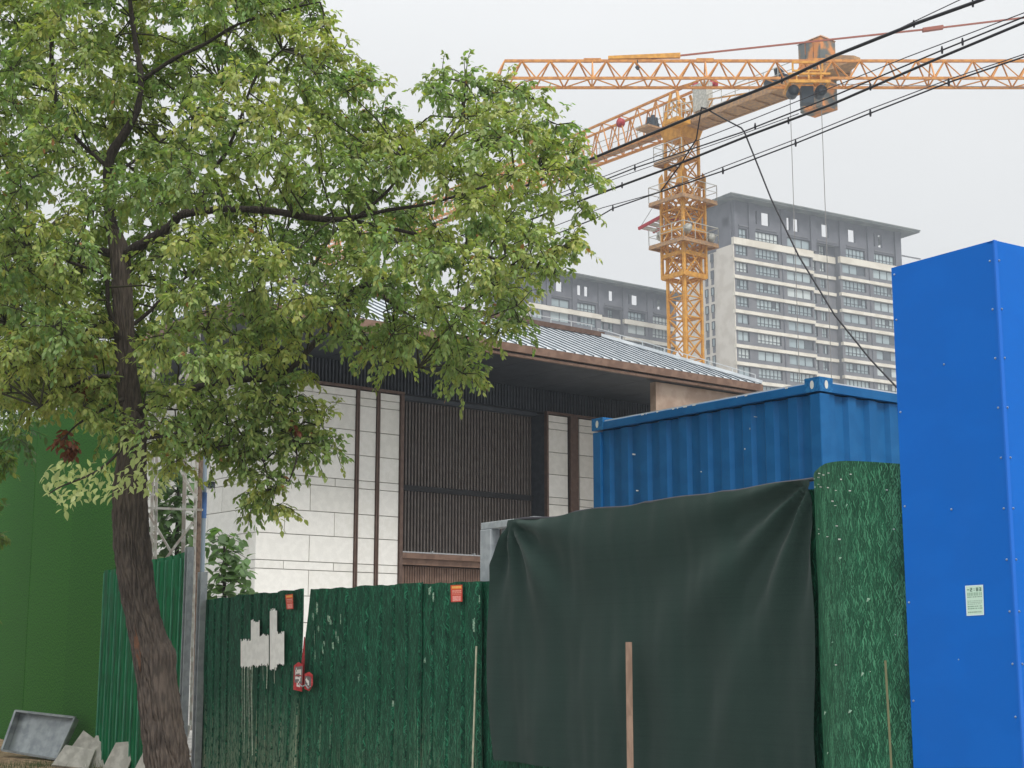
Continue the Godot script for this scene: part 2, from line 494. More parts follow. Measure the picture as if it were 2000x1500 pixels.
func build_blocks():
	var a := frame(Vector3(0.85180407, 0, -0.5238605), Vector3(39.63206, 0, -277))
	a.origin += a.basis.x * 2.2
	var o := thing("apartment_block", "tall beige and grey apartment block beside the yellow crane mast", "building", a, "apartment blocks beyond the site")
	apartment(o, {wide = 43.4, deep = 15.0, floors = 12, pitch = 3.29, band_top = 75.07, band = 0.62, sill = 0.72, top_window = [79.03, 81.05], top_band = 1.3, crown_floor = 81.3,
		recess = [19.6, 26.6, 1.4], columns = [[0.45, 3.2, 3], [5.2, 11.0, 6], [12.9, 19.1, 6], [20.2, 21.6, 2], [22.7, 24.1, 2], [27.3, 33.5, 6], [35.6, 41.6, 6]], pipes = [11.7, 34.4],
		holes_y = [82.4, 85.0], holes = [[5.4, 5.8], [6.9, 8.9], [13.2, 14.1], [14.9, 16.3], [22.2, 24.0], [29.2, 31.1], [35.9, 36.5], [37.3, 38.4]],
		pilasters = [[0.0, 0.8], [3.5, 5.0], [11.6, 12.9], [19.1, 20.4], [26.6, 28.1], [34.1, 35.7], [41.7, 43.35]],
		roof = 86.2, end_strip = 5.0, end_holes_y = [81.5, 83.2], end_holes = [[-3.0, -1.2], [-7.6, -6.1]], end_windows = [[-7.0, 0.85], [-8.8, 0.9]], eave = 2.3})
	box("side_wing", 43.45, 47.2, 0, 80.6, -12.0, -7.0, M.tower_dark2, o)
	box("side_wing_roof", 43.46, 47.6, 80.6, 81.2, -12.4, -6.6, M.tower_roof, o)
	var b := frame(Vector3(0.80048774, 0, -0.59934913), Vector3(4.3776, 0, -290))
	b.origin += b.basis.x * -1.2
	var p := thing("apartment_block", "lower grey apartment block seen over the pavilion roof, half behind the tree", "building", b, "apartment blocks beyond the site")
	apartment(p, {wide = 38.2, deep = 15.0, floors = 6, pitch = 3.58, band_top = 65.45, band = 0.7, sill = 0.75, top_window = [69.03, 70.9], top_band = 0.95, crown_floor = 71.2,
		recess = [18.0, 24.0, 1.3], columns = [[0.8, 3.2, 3], [5.1, 9.9, 4], [11.8, 16.7, 5], [18.5, 19.8, 2], [20.9, 22.3, 2], [25.1, 29.9, 5], [31.8, 36.6, 5]], pipes = [10.6, 30.6],
		holes_y = [72.3, 74.4], holes = [[6.5, 8.2], [11.9, 13.0], [13.7, 14.8], [20.1, 21.3], [25.2, 25.6], [26.2, 27.9], [31.5, 32.3], [33.2, 34.2]],
		pilasters = [[0.0, 0.8], [4.0, 5.1], [10.4, 11.6], [17.1, 18.4], [23.6, 24.9], [30.2, 31.6], [36.8, 38.15]],
		roof = 75.5, end_strip = 4.6, end_holes_y = [72.0, 73.4], end_holes = [[-3.0, -1.4], [-7.2, -6.0]], end_windows = [[-6.6, 0.85], [-8.4, 0.9]], eave = 2.0})

# ---------------------------------------------------------------- cranes
func lattice(side: float, y0: float, y1: float, bay: float, chord: float, brace: float) -> MB:
	var b := MB.new()
	var s := side * 0.5
	var c := [Vector3(-s, 0, -s), Vector3(s, 0, -s), Vector3(s, 0, s), Vector3(-s, 0, s)]
	for p in c: b.span(p.x - chord * 0.5, p.x + chord * 0.5, y0, y1, p.z - chord * 0.5, p.z + chord * 0.5)
	var k := int(round((y1 - y0) / bay))
	var h := (y1 - y0) / k
	for i in 4:
		var p: Vector3 = c[i]
		var q: Vector3 = c[(i + 1) % 4]
		for j in k:
			var ya := y0 + h * j
			b.bar(p + Vector3(0, ya, 0), q + Vector3(0, ya, 0), brace)
			b.bar(p + Vector3(0, ya, 0), q + Vector3(0, ya + h, 0), brace * 0.92)
			b.bar(q + Vector3(0, ya + 0.01, 0), p + Vector3(0, ya + h, 0), brace * 0.9)
	return b

func guard_rail(b: MB, a: Vector3, c: Vector3, h := 1.1, n := 3):
	for i in n + 1:
		var p := a.lerp(c, float(i) / n)
		b.bar(p, p + Vector3(0, h, 0), 0.04)
	b.bar(a + Vector3(0, h, 0), c + Vector3(0, h, 0), 0.045)
	b.bar(a + Vector3(0, h * 0.55, 0), c + Vector3(0, h * 0.55, 0), 0.035)

func ring_platform(o: Node, y: float, outer: float, inner: float, sides: Array):
	# sides: which of [-z, +x, +z, -x] carry a deck
	var b := MB.new()
	var r := MB.new()
	var a := outer * 0.5
	var i := inner * 0.5
	for s in sides:
		match s:
			0: b.span(-a, a, y, y + 0.12, -a, -i - 0.01)
			1: b.span(i + 0.01, a, y + 0.002, y + 0.118, -i, i)
			2: b.span(-a, a, y, y + 0.12, i + 0.01, a)
			3: b.span(-a, -i - 0.01, y + 0.002, y + 0.118, -i, i)
		var k := [[Vector3(-a, y + 0.12, -a), Vector3(a, y + 0.12, -a)], [Vector3(a, y + 0.12, -a), Vector3(a, y + 0.12, a)], [Vector3(a, y + 0.12, a), Vector3(-a, y + 0.12, a)], [Vector3(-a, y + 0.12, a), Vector3(-a, y + 0.12, -a)]]
		guard_rail(r, k[s][0], k[s][1])
		b.bar(k[s][0] - Vector3(0, 0.2, 0), k[s][1] - Vector3(0, 0.2, 0), 0.08, 0.16)
	var d := part("platform", b, M.crane_deck, o)
	part("guard_rail", r, M.crane_grey, d)

func build_cranes():
	var jd := Vector3(-0.62157639, 0, -0.78335355)
	var base := at(1331, 266, 102.0)
	base.y = 0
	var o := thing("tower_crane", "yellow tower crane whose lattice mast rises behind the pavilion roof", "crane", frame(-jd, base), "tower cranes")
	var sec := lattice(1.6, 0, 2.8, 1.4, 0.17, 0.08).commit()
	for i in 13:
		var ms := put("mast_section", sec, M.crane, o, Vector3(0, i * 2.8 + 0.4, 0))
		if i % 2 == 0:
			var lp := MB.new()
			lp.span(-0.7, 0.7, 1.32, 1.4, -0.7, 0.0)
			part("ladder_landing", lp, M.crane, ms)
	var ld := MB.new()
	for e in [-0.2, 0.2]: ld.span(e + 0.28, e + 0.33, 0.4, 36.5, 0.28, 0.34)
	for i in 60: ld.bar(Vector3(0.1, 14.0 + i * 0.36, 0.31), Vector3(0.5, 14.0 + i * 0.36, 0.31), 0.035)
	part("ladder", ld, M.crane, o)
	# climbing cage
	var cage := lattice(2.1, 26.95, 34.1, 2.38, 0.17, 0.1)
	for e in [26.95, 28.4, 30.1]:
		for k in [-1.0, 1.0]:
			cage.span(-1.05, 1.05, e, e + 0.28, k * 1.06 - 0.05, k * 1.06 + 0.05)
			cage.span(k * 1.06 - 0.05, k * 1.06 + 0.05, e + 0.003, e + 0.277, -1.0, 1.0)
	part("climbing_cage", cage, M.crane, o)
	for q in [Vector3(-1.06, 33.4, 1.06), Vector3(1.06, 33.4, 1.06), Vector3(1.06, 33.4, -1.06), Vector3(-1.06, 33.4, -1.06)]:
		var g := MB.new()
		var d := Vector3(-q.x, 0, 0).normalized() * 0.62
		var e := Vector3(0, 0, -q.z).normalized() * 0.62
		for w in [d, e]:
			var c: Vector3 = q * Vector3(1.08, 1, 1.08)
			g.hexa([c, c + w, c + w + Vector3(0, 0, 0.03), c + Vector3(0, 0, 0.03), c + Vector3(0, 0.75, 0), c + w * 0.55 + Vector3(0, 1.0, 0), c + w * 0.55 + Vector3(0, 1.0, 0.03), c + Vector3(0, 0.75, 0.03)])
		part("gusset_plate", g, M.crane, o)
	ring_platform(o, 35.2, 2.75, 1.8, [2, 3])
	ring_platform(o, 32.3, 3.3, 2.3, [0, 1, 2, 3])
	ring_platform(o, 29.25, 3.35, 2.3, [0, 1, 2, 3])
	# hydraulic drums and the red outrigger frame for raising mast sections
	for q in [Vector3(-1.3, 30.15, 0.9), Vector3(1.3, 30.1, 0.9), Vector3(1.5, 29.7, -1.1)]:
		var dr := MB.new()
		dr.tube([q - Vector3(0.25, 0, 0.2), q + Vector3(0.25, 0, 0.2)], [0.3, 0.3], 12)
		part("hydraulic_drum", dr, M.crane_grey, o)
	var rf := MB.new()
	for z in [-0.5, 0.9]: rf.bar(Vector3(-1.0, 31.55, z), Vector3(-3.5, 31.15, z), 0.14, 0.2)
	for k in 4: rf.bar(Vector3(-1.3 - k * 0.7, 31.52 - k * 0.11, -0.5), Vector3(-1.3 - k * 0.7, 31.52 - k * 0.11, 0.9), 0.1)
	var rfo := part("outrigger", rf, M.crane_red, o)
	var rp := MB.new()
	for k in 3: rp.span(-1.95 - k * 0.7, -1.38 - k * 0.7, 31.36 - k * 0.11, 31.4 - k * 0.11, -0.42, 0.82)
	part("tread_plate", rp, M.crane_grey, rfo)
	var rr := MB.new()
	for z in [-0.5, 0.9]: rr.bar(Vector3(-1.1, 33.2, z), Vector3(-3.3, 31.25, z), 0.025)
	part("stay_rope", rr, M.rope, rfo)
	# slewing unit
	var sl := MB.new()
	sl.hexa([Vector3(-0.85, 36.8, 0.85), Vector3(0.85, 36.8, 0.85), Vector3(0.85, 36.8, -0.85), Vector3(-0.85, 36.8, -0.85), Vector3(-1.1, 37.7, 1.1), Vector3(1.1, 37.7, 1.1), Vector3(1.1, 37.7, -1.1), Vector3(-1.1, 37.7, -1.1)])
	part("slewing_ring", sl, M.crane, o)
	var sr := MB.new()
	sr.tube([Vector3(0, 37.702, 0), Vector3(0, 37.92, 0)], [1.05, 1.05], 20)
	part("turntable", sr, M.machine, o)
	var tw := MB.new()
	for z in [-0.85, 0.85]:
		for e in [-0.85, 0.85]:
			tw.bar(Vector3(e, 37.93, z), Vector3(e * 0.35, 40.2, z * 0.75), 0.17)
			tw.bar(Vector3(e, 38.3, z), Vector3(-e * 0.6, 39.3, z * 0.85), 0.09)
		tw.bar(Vector3(-0.55, 39.15, z * 0.85), Vector3(0.55, 39.15, z * 0.85), 0.12)
	for e in [-0.85, 0.85]:
		tw.bar(Vector3(e, 38.0, -0.85), Vector3(e, 38.0, 0.85), 0.2)
		tw.bar(Vector3(e * 0.7, 38.9, -0.75), Vector3(e * 0.45, 39.9, 0.65), 0.09)
	part("tower_head", tw, M.crane, o)
	box("service_platform", -2.3, -1.0, 37.75, 37.88, 0.75, 2.2, M.crane_deck, o)
	box("service_platform", 0.6, 1.9, 37.3, 37.6, 1.0, 2.3, M.crane, o)
	var gr := MB.new()
	guard_rail(gr, Vector3(0.6, 37.6, 2.28), Vector3(1.88, 37.6, 2.28)); guard_rail(gr, Vector3(1.88, 37.6, 2.28), Vector3(1.88, 37.6, 1.0))
	part("guard_rail", gr, M.crane_grey, o)
	for q in [Vector3(-1.75, 37.9, 1.4), Vector3(-1.25, 37.9, 1.5), Vector3(-1.5, 37.9, 1.0)]:
		var mo := MB.new()
		mo.tube([q, q + Vector3(0, 0.35, 0), q + Vector3(0, 0.36, 0), q + Vector3(0, 0.8, 0)], [0.26, 0.26, 0.19, 0.15], 10)
		part("slewing_motor", mo, M.machine, o)
	box("electric_cabinet", 2.1, 3.4, 38.1, 40.0, 0.35, 0.95, M.crane_grey, o)
	# jib: leads away from the street
	var jb := MB.new()
	var top := 40.1
	var bot := 37.65
	for z in [-0.7, 0.7]:
		jb.bar(Vector3(2.2, 40.4, z * 0.75), Vector3(-9.0, top, z * 0.75), 0.15)
		jb.bar(Vector3(-9.0, top, z * 0.75), Vector3(-48.0, 39.3, z * 0.6), 0.13)
		jb.bar(Vector3(-0.9, bot, z), Vector3(-48.0, bot, z), 0.17)
	var k := 0
	var x := -1.0
	while x > -47.0:
		var t0 := lerpf(40.3, 40.1, -x / 9.0) if x > -9.0 else lerpf(top, 39.3, (-x - 9.0) / 39.0)
		for z in [-0.7, 0.7]:
			jb.bar(Vector3(x, bot, z), Vector3(x - 0.95, t0, z * 0.75), 0.07)
			jb.bar(Vector3(x - 0.95, t0, z * 0.75), Vector3(x - 1.9, bot, z), 0.07)
			if k % 2 == 0: jb.bar(Vector3(x - 0.95, bot, z), Vector3(x - 0.95, t0, z * 0.75), 0.06)
		jb.bar(Vector3(x, bot, -0.7), Vector3(x - 0.95, bot, 0.7), 0.06)
		jb.bar(Vector3(x - 0.95, bot, 0.7), Vector3(x - 1.9, bot, -0.7), 0.06)
		jb.bar(Vector3(x - 0.95, t0, -0.52), Vector3(x - 0.95, t0, 0.52), 0.06)
		x -= 1.9
		k += 1
	part("jib", jb, M.crane_b, o)
	box("jib_walkway", -12.0, -1.2, 37.73, 37.8, -0.3, 0.45, M.crane_deck, o)
	var jr := MB.new()
	guard_rail(jr, Vector3(-1.2, 37.8, 0.5), Vector3(-12.0, 37.8, 0.5), 1.0, 8)
	part("guard_rail", jr, M.crane_grey, o)
	for q in [Vector3(-5.6, 39.6, 0.4), Vector3(2.0, 40.0, 0.3), Vector3(3.0, 40.1, -0.3)]:
		var sv := MB.new()
		sv.tube([q, q + Vector3(0, 0, 0.3)], [0.34, 0.34], 12)
		part("sheave", sv, M.crane_red, o)
	box("jib_winch", -11.5, -10.6, 37.81, 38.4, -0.2, 0.4, M.machine, o)
	# rear arm with deck, rails, winch and counterweight
	var cj := MB.new()
	for z in [-0.85, 0.85]: cj.span(0.9, 14.2, 37.45, 37.85, z - 0.08, z + 0.08)
	cj.span(0.9, 14.0, 37.5, 37.56, -0.76, 0.76)
	for i in 9: cj.span(1.6 + i * 1.45, 1.7 + i * 1.45, 37.4, 37.49, -0.76, 0.76)
	cj.hexa([Vector3(13.6, 37.55, 0.84), Vector3(15.4, 37.75, 0.3), Vector3(15.4, 37.75, -0.3), Vector3(13.6, 37.55, -0.84), Vector3(13.6, 38.6, 0.84), Vector3(15.4, 38.1, 0.3), Vector3(15.4, 38.1, -0.3), Vector3(13.6, 38.6, -0.84)])
	part("counter_jib", cj, M.crane_deck, o)
	var cr := MB.new()
	for z in [-0.92, 0.92]: guard_rail(cr, Vector3(1.0, 37.85, z), Vector3(11.0, 37.85, z), 1.1, 8)
	part("guard_rail", cr, M.crane_grey, o)
	var cb := MB.new()
	for z in [-0.8, 0.8]:
		cb.bar(Vector3(0.3, 39.2, z), Vector3(7.8, 37.9, z), 0.09)
		for i in 4: cb.bar(Vector3(1.6 + i * 1.6, 37.86, z), Vector3(2.3 + i * 1.6, 38.86 - i * 0.28, z), 0.06)
	part("brace", cb, M.crane, o)
	box("hoist_winch", 8.2, 9.9, 37.86, 38.6, -0.6, 0.6, M.machine, o)
	var hw := MB.new()
	hw.tube([Vector3(8.9, 38.6, -0.2), Vector3(8.9, 39.1, -0.2), Vector3(8.9, 39.35, 0.1)], [0.3, 0.34, 0.2], 10)
	part("winch_motor", hw, M.machine, o)
	for i in 3:
		var cw := MB.new()
		var x0 := 11.3 + i * 0.62
		cw.bevel(x0, x0 + 0.6, 35.45, 37.39, -0.72, 0.72, 0.04)
		cw.bevel(x0 + 0.001, x0 + 0.599, 37.57, 40.0, -0.72, 0.72, 0.04)
		part("counterweight_block", cw, M.camo, o)
	var cp := MB.new()
	cp.hexa([Vector3(11.25, 40.001, 0.76), Vector3(13.2, 40.001, 0.76), Vector3(13.2, 40.001, -0.76), Vector3(11.25, 40.001, -0.76), Vector3(11.6, 40.3, 0.3), Vector3(12.85, 40.3, 0.3), Vector3(12.85, 40.3, -0.3), Vector3(11.6, 40.3, -0.3)])
	part("weight_cap", cp, M.camo, o)
	box("footing", -2.5, 2.5, -0.3, 0.4, -2.5, 2.5, M.concrete, o)

	# second crane: its arm crosses in front, level, from a mast out of view to the right
	var f2 := Transform3D(Basis.IDENTITY, Vector3(52.0, 0, -84.75))
	var c := thing("tower_crane", "crane with a long level arm and trolley crossing the sky", "crane", f2, "tower cranes")
	for i in 14: put("mast_section", sec, M.crane, c, Vector3(0, i * 2.8, 0))
	box("slewing_ring", -1.0, 1.0, 33.4, 34.3, -1.0, 1.0, M.crane, c)
	var j2 := MB.new()
	var xe := -52.44
	j2.bar(Vector3(xe, 35.72, 0), Vector3(-1, 35.72, 0), 0.15)
	for z in [-0.75, 0.75]: j2.bar(Vector3(xe + 0.2, 34.37, z), Vector3(-1, 34.37, z), 0.14)
	for z in [-0.75, 0.75]: j2.bar(Vector3(xe, 35.72, 0), Vector3(xe - 0.5, 34.4, z), 0.07)
	var xx := xe + 0.2
	var n := 0
	while xx < -2.0:
		var p := Vector3(xx + 0.82, 35.72, 0)
		for z in [-0.75, 0.75]:
			j2.bar(Vector3(xx, 34.37, z), p, 0.07)
			j2.bar(p, Vector3(xx + 1.64, 34.37, z), 0.07)
		j2.bar(Vector3(xx, 34.37, -0.75 if n % 2 == 0 else 0.75), Vector3(xx + 1.64, 34.37, 0.75 if n % 2 == 0 else -0.75), 0.06)
		if n % 4 == 3:
			for z in [-0.75, 0.75]: j2.bar(Vector3(xx, 34.37, z), Vector3(xx, 35.72, 0), 0.08)
			j2.span(xx - 0.5, xx + 0.5, 35.64, 35.86, -0.1, 0.1)
		xx += 1.64
		n += 1
	part("jib", j2, M.crane_b, c)
	var tb := MB.new()
	tb.bar(Vector3(-43.9, 35.86, 0), Vector3(-27.1, 37.75, 0), 0.09)
	tb.bar(Vector3(-27.1, 37.75, 0), Vector3(0, 41.2, 0), 0.09)
	tb.bar(Vector3(-28.0, 37.62, 0), Vector3(-26.8, 37.8, 0), 0.28, 0.2)
	part("tie_bar", tb, M.tie, c)
	var tk := MB.new()
	tk.hexa([Vector3(-46.4, 35.82, 0.1), Vector3(-42.2, 35.9, 0.1), Vector3(-42.2, 35.9, -0.1), Vector3(-46.4, 35.82, -0.1), Vector3(-46.4, 36.0, 0.1), Vector3(-42.2, 36.2, 0.1), Vector3(-42.2, 36.2, -0.1), Vector3(-46.4, 36.0, -0.1)])
	part("tie_bracket", tk, M.crane, c)
	var bl := MB.new()
	bl.tube([Vector3(-44.7, 35.75, 0.12), Vector3(-44.7, 35.4, 0.12), Vector3(-44.7, 35.3, 0.12), Vector3(-44.7, 35.12, 0.12)], [0.03, 0.03, 0.17, 0.05], 8)
	part("limit_weight", bl, M.machine, c)
	var mh := MB.new()
	mh.bar(Vector3(-0.9, 39.2, 0), Vector3(0, 41.4, 0), 0.2); mh.bar(Vector3(0.9, 39.2, 0), Vector3(0, 41.4, 0), 0.2)
	mh.span(-1, 1, 39.2, 39.4, -1, 1)
	part("tower_head", mh, M.crane, c)
	var rear := MB.new()
	rear.span(1.0, 13.0, 34.3, 34.7, -0.8, 0.8)
	rear.bar(Vector3(0, 41.2, 0), Vector3(12.0, 34.8, 0), 0.09)
	part("counter_jib", rear, M.crane_deck, c)
	box("counterweight_block", 10.8, 12.8, 32.0, 36.0, -0.81, 0.81, M.camo, c)
	# trolley
	var tr := MB.new()
	for z in [-0.95, 0.95]:
		tr.span(-36.1, -33.7, 34.02, 34.2, z - 0.06, z + 0.06)
		tr.span(-36.1, -33.7, 34.5, 34.62, z - 0.06, z + 0.06)
	for q in [-36.1, -33.82]: tr.span(q, q + 0.12, 34.021, 34.199, -0.88, 0.88)
	for q in [-35.7, -35.0, -34.3]: tr.span(q, q + 0.1, 34.201, 34.7, 0.9, 1.0)
	tr.span(-35.9, -34.1, 34.7, 34.8, 0.9, 1.0)
	tr.span(-35.9, -34.1, 35.2, 35.3, 0.9, 1.0)
	for q in [-35.9, -34.2]: tr.span(q, q + 0.1, 34.801, 35.199, 0.9, 1.0)
	var tro := part("trolley", tr, M.crane, c)
	for q in [-35.75, -34.15]:
		var s2 := MB.new()
		s2.tube([Vector3(q, 33.75, -0.2), Vector3(q, 33.75, 0.5)], [0.33, 0.33], 14)
		part("sheave", s2, M.machine, tro)
	box("hoist_block", -35.3, -34.6, 33.0, 34.0, -0.1, 0.5, M.machine, tro)
	var hr := MB.new()
	for q in [-35.85, -34.05]: hr.bar(Vector3(q - 0.05, 33.75, 0.1), Vector3(q - 0.05, 13.0, 0.1), 0.035)
	part("hoist_rope", hr, M.rope, c)
	box("hook_block", -36.2, -33.8, 12.4, 13.0, -0.2, 0.4, M.crane, c)
	var tl := MB.new()
	tl.bar(Vector3(-34.0, 34.2, 0.3), Vector3(-1.0, 33.6, 0.3), 0.03)
	part("trolley_rope", tl, M.rope, c)
	box("footing", -2.5, 2.5, -0.3, 0.01, -2.5, 2.5, M.concrete, c)

# ---------------------------------------------------------------- pavilion
func build_pavilion():
	var fr := frame(Vector3(0.77358064, 0, -0.63369788), Vector3(-5.65675377, 0, -34))
	var o := thing("pavilion", "pale stone pavilion with dark slatted window and broad bronze-edged metal roof behind the hoardings", "building", fr)
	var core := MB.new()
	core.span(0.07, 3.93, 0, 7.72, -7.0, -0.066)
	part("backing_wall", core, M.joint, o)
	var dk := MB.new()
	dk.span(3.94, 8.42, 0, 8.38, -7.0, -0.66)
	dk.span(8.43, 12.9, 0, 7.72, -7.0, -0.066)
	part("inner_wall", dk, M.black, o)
	# stone courses
	var rows := [0.4, 0.9, 1.5, 1.69, 2.28, 2.87, 3.45, 3.64, 4.24, 4.79, 5.39, 5.58, 6.17, 6.75, 7.35, 7.54, 7.72]
	var mats := [M.stone, M.stone2, M.stone3]
	var g := 0.008
	for i in rows.size() - 1:
		var y0: float = rows[i] + g
		var y1: float = rows[i + 1] - g
		# bay one: staggered
		var cuts := [0.0, 0.72, 2.04, 2.575] if i % 2 == 0 else [0.0, 1.38, 2.575]
		for k in cuts.size() - 1:
			box("stone_panel", cuts[k] + (g if k > 0 else 0.0), cuts[k + 1] - g, y0, y1, -0.064, rng.randf_range(-0.003, 0.002), mats[rng.randi() % 3], o, 0.004)
		for b in [[2.665, 3.155], [3.245, 3.83], [8.5, 9.2], [9.6, 10.5], [10.52, 11.9], [11.92, 12.6]]:
			box("stone_panel", b[0] + g, b[1] - g, y0, y1, -0.064, rng.randf_range(-0.003, 0.002), mats[rng.randi() % 3], o, 0.004)
		# left end wall
		var zc := [0.0, 0.9, 2.25, 3.6, 4.95, 6.3, 7.0] if i % 2 == 0 else [0.0, 0.3, 1.6, 2.95, 4.3, 5.65, 7.0]
		for k in zc.size() - 1:
			var e := MB.new()
			e.span(rng.randf_range(-0.002, 0.003), 0.066, y0, y1, -zc[k + 1] + g, -zc[k] - (g if k > 0 else 0.067))
			part("stone_panel", e, mats[rng.randi() % 3], o)
	box("plinth_course", -0.03, 12.9, 0, 0.395, -0.2, 0.03, M.stone2, o)
	# bronze uprights
	for x in [2.58, 3.16]:
		var st := MB.new()
		st.span(x, x + 0.03, 0.4, 7.74, -0.06, 0.05); st.span(x + 0.05, x + 0.08, 0.4, 7.74, -0.06, 0.05); st.span(x + 0.031, x + 0.049, 0.4, 7.74, -0.06, 0.02)
		part("upright", st, M.bronze_dark, o)
	box("upright", 3.84, 3.925, 0.4, 7.74, -0.6, 0.06, M.bronze_dark, o)
	box("upright", 8.43, 8.49, 0.4, 7.74, -0.05, 0.06, M.bronze_dark, o)
	box("jamb", 8.425, 8.49, 0.4, 7.74, -0.64, -0.051, M.slat_dark, o)
	box("column", 9.26, 9.53, 0.4, 7.74, -0.05, 0.06, M.bronze_dark, o, 0.01)
	var cap := MB.new()
	cap.span(-0.05, 3.93, 7.741, 7.8, -0.05, 0.07)
	part("cap_trim", cap, M.bronze_dark, o)
	box("cap_trim", 8.43, 12.6, 7.741, 7.8, -0.05, 0.07, M.bronze_dark, o)
	# slatted window, set back
	var sl := MB.new()
	for i in 46:
		var x := 3.98 + i * 0.0965
		sl.span(x, x + 0.045, 5.64, 7.7, -0.6, -0.5)
		sl.span(x, x + 0.045, 4.03, 5.5, -0.6, -0.5)
	stuff(part("window_slats", sl, M.slat, o))
	box("window_rail", 3.95, 8.4, 5.505, 5.635, -0.64, -0.46, M.black, o)
	box("window_head", 3.95, 8.4, 7.7, 7.8, -0.64, -0.3, M.slat_dark, o)
	box("window_sill", 3.93, 8.42, 3.985, 4.025, -0.64, -0.38, M.white_rail, o)
	for q in [5.1, 6.4, 7.6]: box("sill_post", q, q + 0.03, 3.97, 4.06, -0.44, -0.36, M.white_rail, o)
	box("beam", 3.93, 8.42, 3.84, 3.98, -0.64, -0.2, M.bronze, o, 0.01)
	box("beam", 3.93, 8.42, 3.7, 3.839, -0.64, -0.3, M.bronze, o)
	var fl := MB.new()
	for i in 60: fl.span(3.95 + i * 0.074, 3.95 + i * 0.074 + 0.055, 0.4, 3.68, -0.64, -0.5)
	stuff(part("fluted_panel", fl, M.bronze, o))
	# frieze of upright fins below the soffit
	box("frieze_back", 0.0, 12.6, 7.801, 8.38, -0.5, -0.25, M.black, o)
	var fn := MB.new()
	for i in 128: fn.span(0.0 + i * 0.098, 0.042 + i * 0.098, 7.8, 8.379, -0.24, -0.08)
	stuff(part("frieze_fins", fn, M.slat_dark, o))
	box("end_frieze", -0.02, 0.2, 7.801, 8.38, -7.0, -0.51, M.slat_dark, o)
	# soffit boards
	var xs := -2.2
	while xs < 13.2:
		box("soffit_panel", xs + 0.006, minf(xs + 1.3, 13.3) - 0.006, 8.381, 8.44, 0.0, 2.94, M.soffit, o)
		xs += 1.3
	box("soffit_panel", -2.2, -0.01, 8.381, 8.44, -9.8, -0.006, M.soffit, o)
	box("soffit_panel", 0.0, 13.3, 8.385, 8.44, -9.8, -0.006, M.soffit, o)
	# eaves
	var fa := MB.new()
	fa.span(-2.32, 13.42, 8.46, 8.64, 2.95, 3.06)
	fa.span(-2.32, -2.2, 8.46, 8.64, -9.9, 2.949)
	fa.span(13.3, 13.42, 8.46, 8.64, -9.9, 2.949)
	part("fascia", fa, M.bronze, o)
	var lp := MB.new()
	lp.span(-2.25, 13.35, 8.36, 8.42, 2.9, 3.0); lp.span(-2.25, -2.15, 8.36, 8.42, -9.8, 2.89)
	part("fascia_lip", lp, M.bronze, o)
	# metal roof: standing-seam pans up to a ridge board, hipped at both ends
	var L := -2.3
	var R := 13.4
	var pw := (R - L) / 52.0
	for i in 52:
		var a := L + pw * i
		var b := a + pw
		var ta := clampf(minf((a - L) / 3.0, (R - a) / 3.0), 0, 1)
		var tb := clampf(minf((b - L) / 3.0, (R - b) / 3.0), 0, 1)
		var p := MB.new()
		p.quad(Vector3(a, 8.65, 3.05), Vector3(b, 8.65, 3.05), Vector3(b, 8.65 + 1.38 * tb, 3.05 - 3.05 * tb), Vector3(a, 8.65 + 1.38 * ta, 3.05 - 3.05 * ta))
		var pan := part("roof_pan", p, M.zinc, o)
		if ta > 0.02:
			var s := MB.new()
			s.bar(Vector3(a, 8.658, 3.055), Vector3(a, 8.658 + 1.38 * ta, 3.055 - 3.05 * ta), 0.03, 0.036)
			part("seam", s, M.zinc_seam, pan)
	for e in [[L, 1.0], [R, -1.0]]:
		var p := MB.new()
		var x: float = e[0]
		var d: float = e[1] * 3.0
		if e[1] > 0: p.quad(Vector3(x, 8.65, -9.9), Vector3(x, 8.65, 3.05), Vector3(x + d, 10.03, 0), Vector3(x + d, 10.03, -9.9))
		else: p.quad(Vector3(x, 8.65, 3.05), Vector3(x, 8.65, -9.9), Vector3(x + d, 10.03, -9.9), Vector3(x + d, 10.03, 0))
		var rp := part("end_roof", p, M.zinc, o)
		var s := MB.new()
		for k in 40:
			var z := 3.0 - k * 0.3
			var t := clampf((3.05 - z) / 3.0, 0, 1)
			s.bar(Vector3(x, 8.675, z), Vector3(x + d * t, 8.675 + 1.38 * t, z), 0.022, 0.03)
		part("end_seams", s, M.zinc_seam, rp)
		var h := MB.new()
		h.bar(Vector3(x, 8.7, 3.05), Vector3(x + d, 10.08, 0), 0.12, 0.08)
		part("hip_cap", h, M.zinc, o)
	box("flat_roof", L + 3.0, R - 3.0, 9.9, 10.0, -9.9, -0.05, M.zinc, o)
	box("ridge_board", L + 2.9, R - 2.9, 10.031, 10.16, -0.25, 0.06, M.bronze_dark, o)
	# light guard rails along ridge and hip
	var gr := MB.new()
	for i in 14:
		var x := 0.8 + i * 0.72
		gr.bar(Vector3(x, 10.16, -0.1), Vector3(x, 10.34, -0.1), 0.018)
	gr.bar(Vector3(0.8, 10.34, -0.1), Vector3(10.2, 10.34, -0.1), 0.018)
	var ra := Vector3(10.4, 10.1, -0.1)
	var rb := Vector3(13.3, 8.74, 2.9)
	for i in 8:
		var q := ra.lerp(rb, i / 7.0)
		gr.bar(q, q + Vector3(0, 0.18, 0), 0.018)
	gr.bar(ra + Vector3(0, 0.18, 0), rb + Vector3(0, 0.18, 0), 0.018)
	part("roof_rail", gr, M.white_rail, o)
	# bronze-clad wing wall under the eaves, partly filmed over
	box("wing_wall", 9.78, 13.2, 0, 8.355, 2.5, 2.7, M.bronze_film, o)
	box("rear_wall", 0.1, 12.9, 0, 8.38, -9.6, -7.01, M.joint, o)

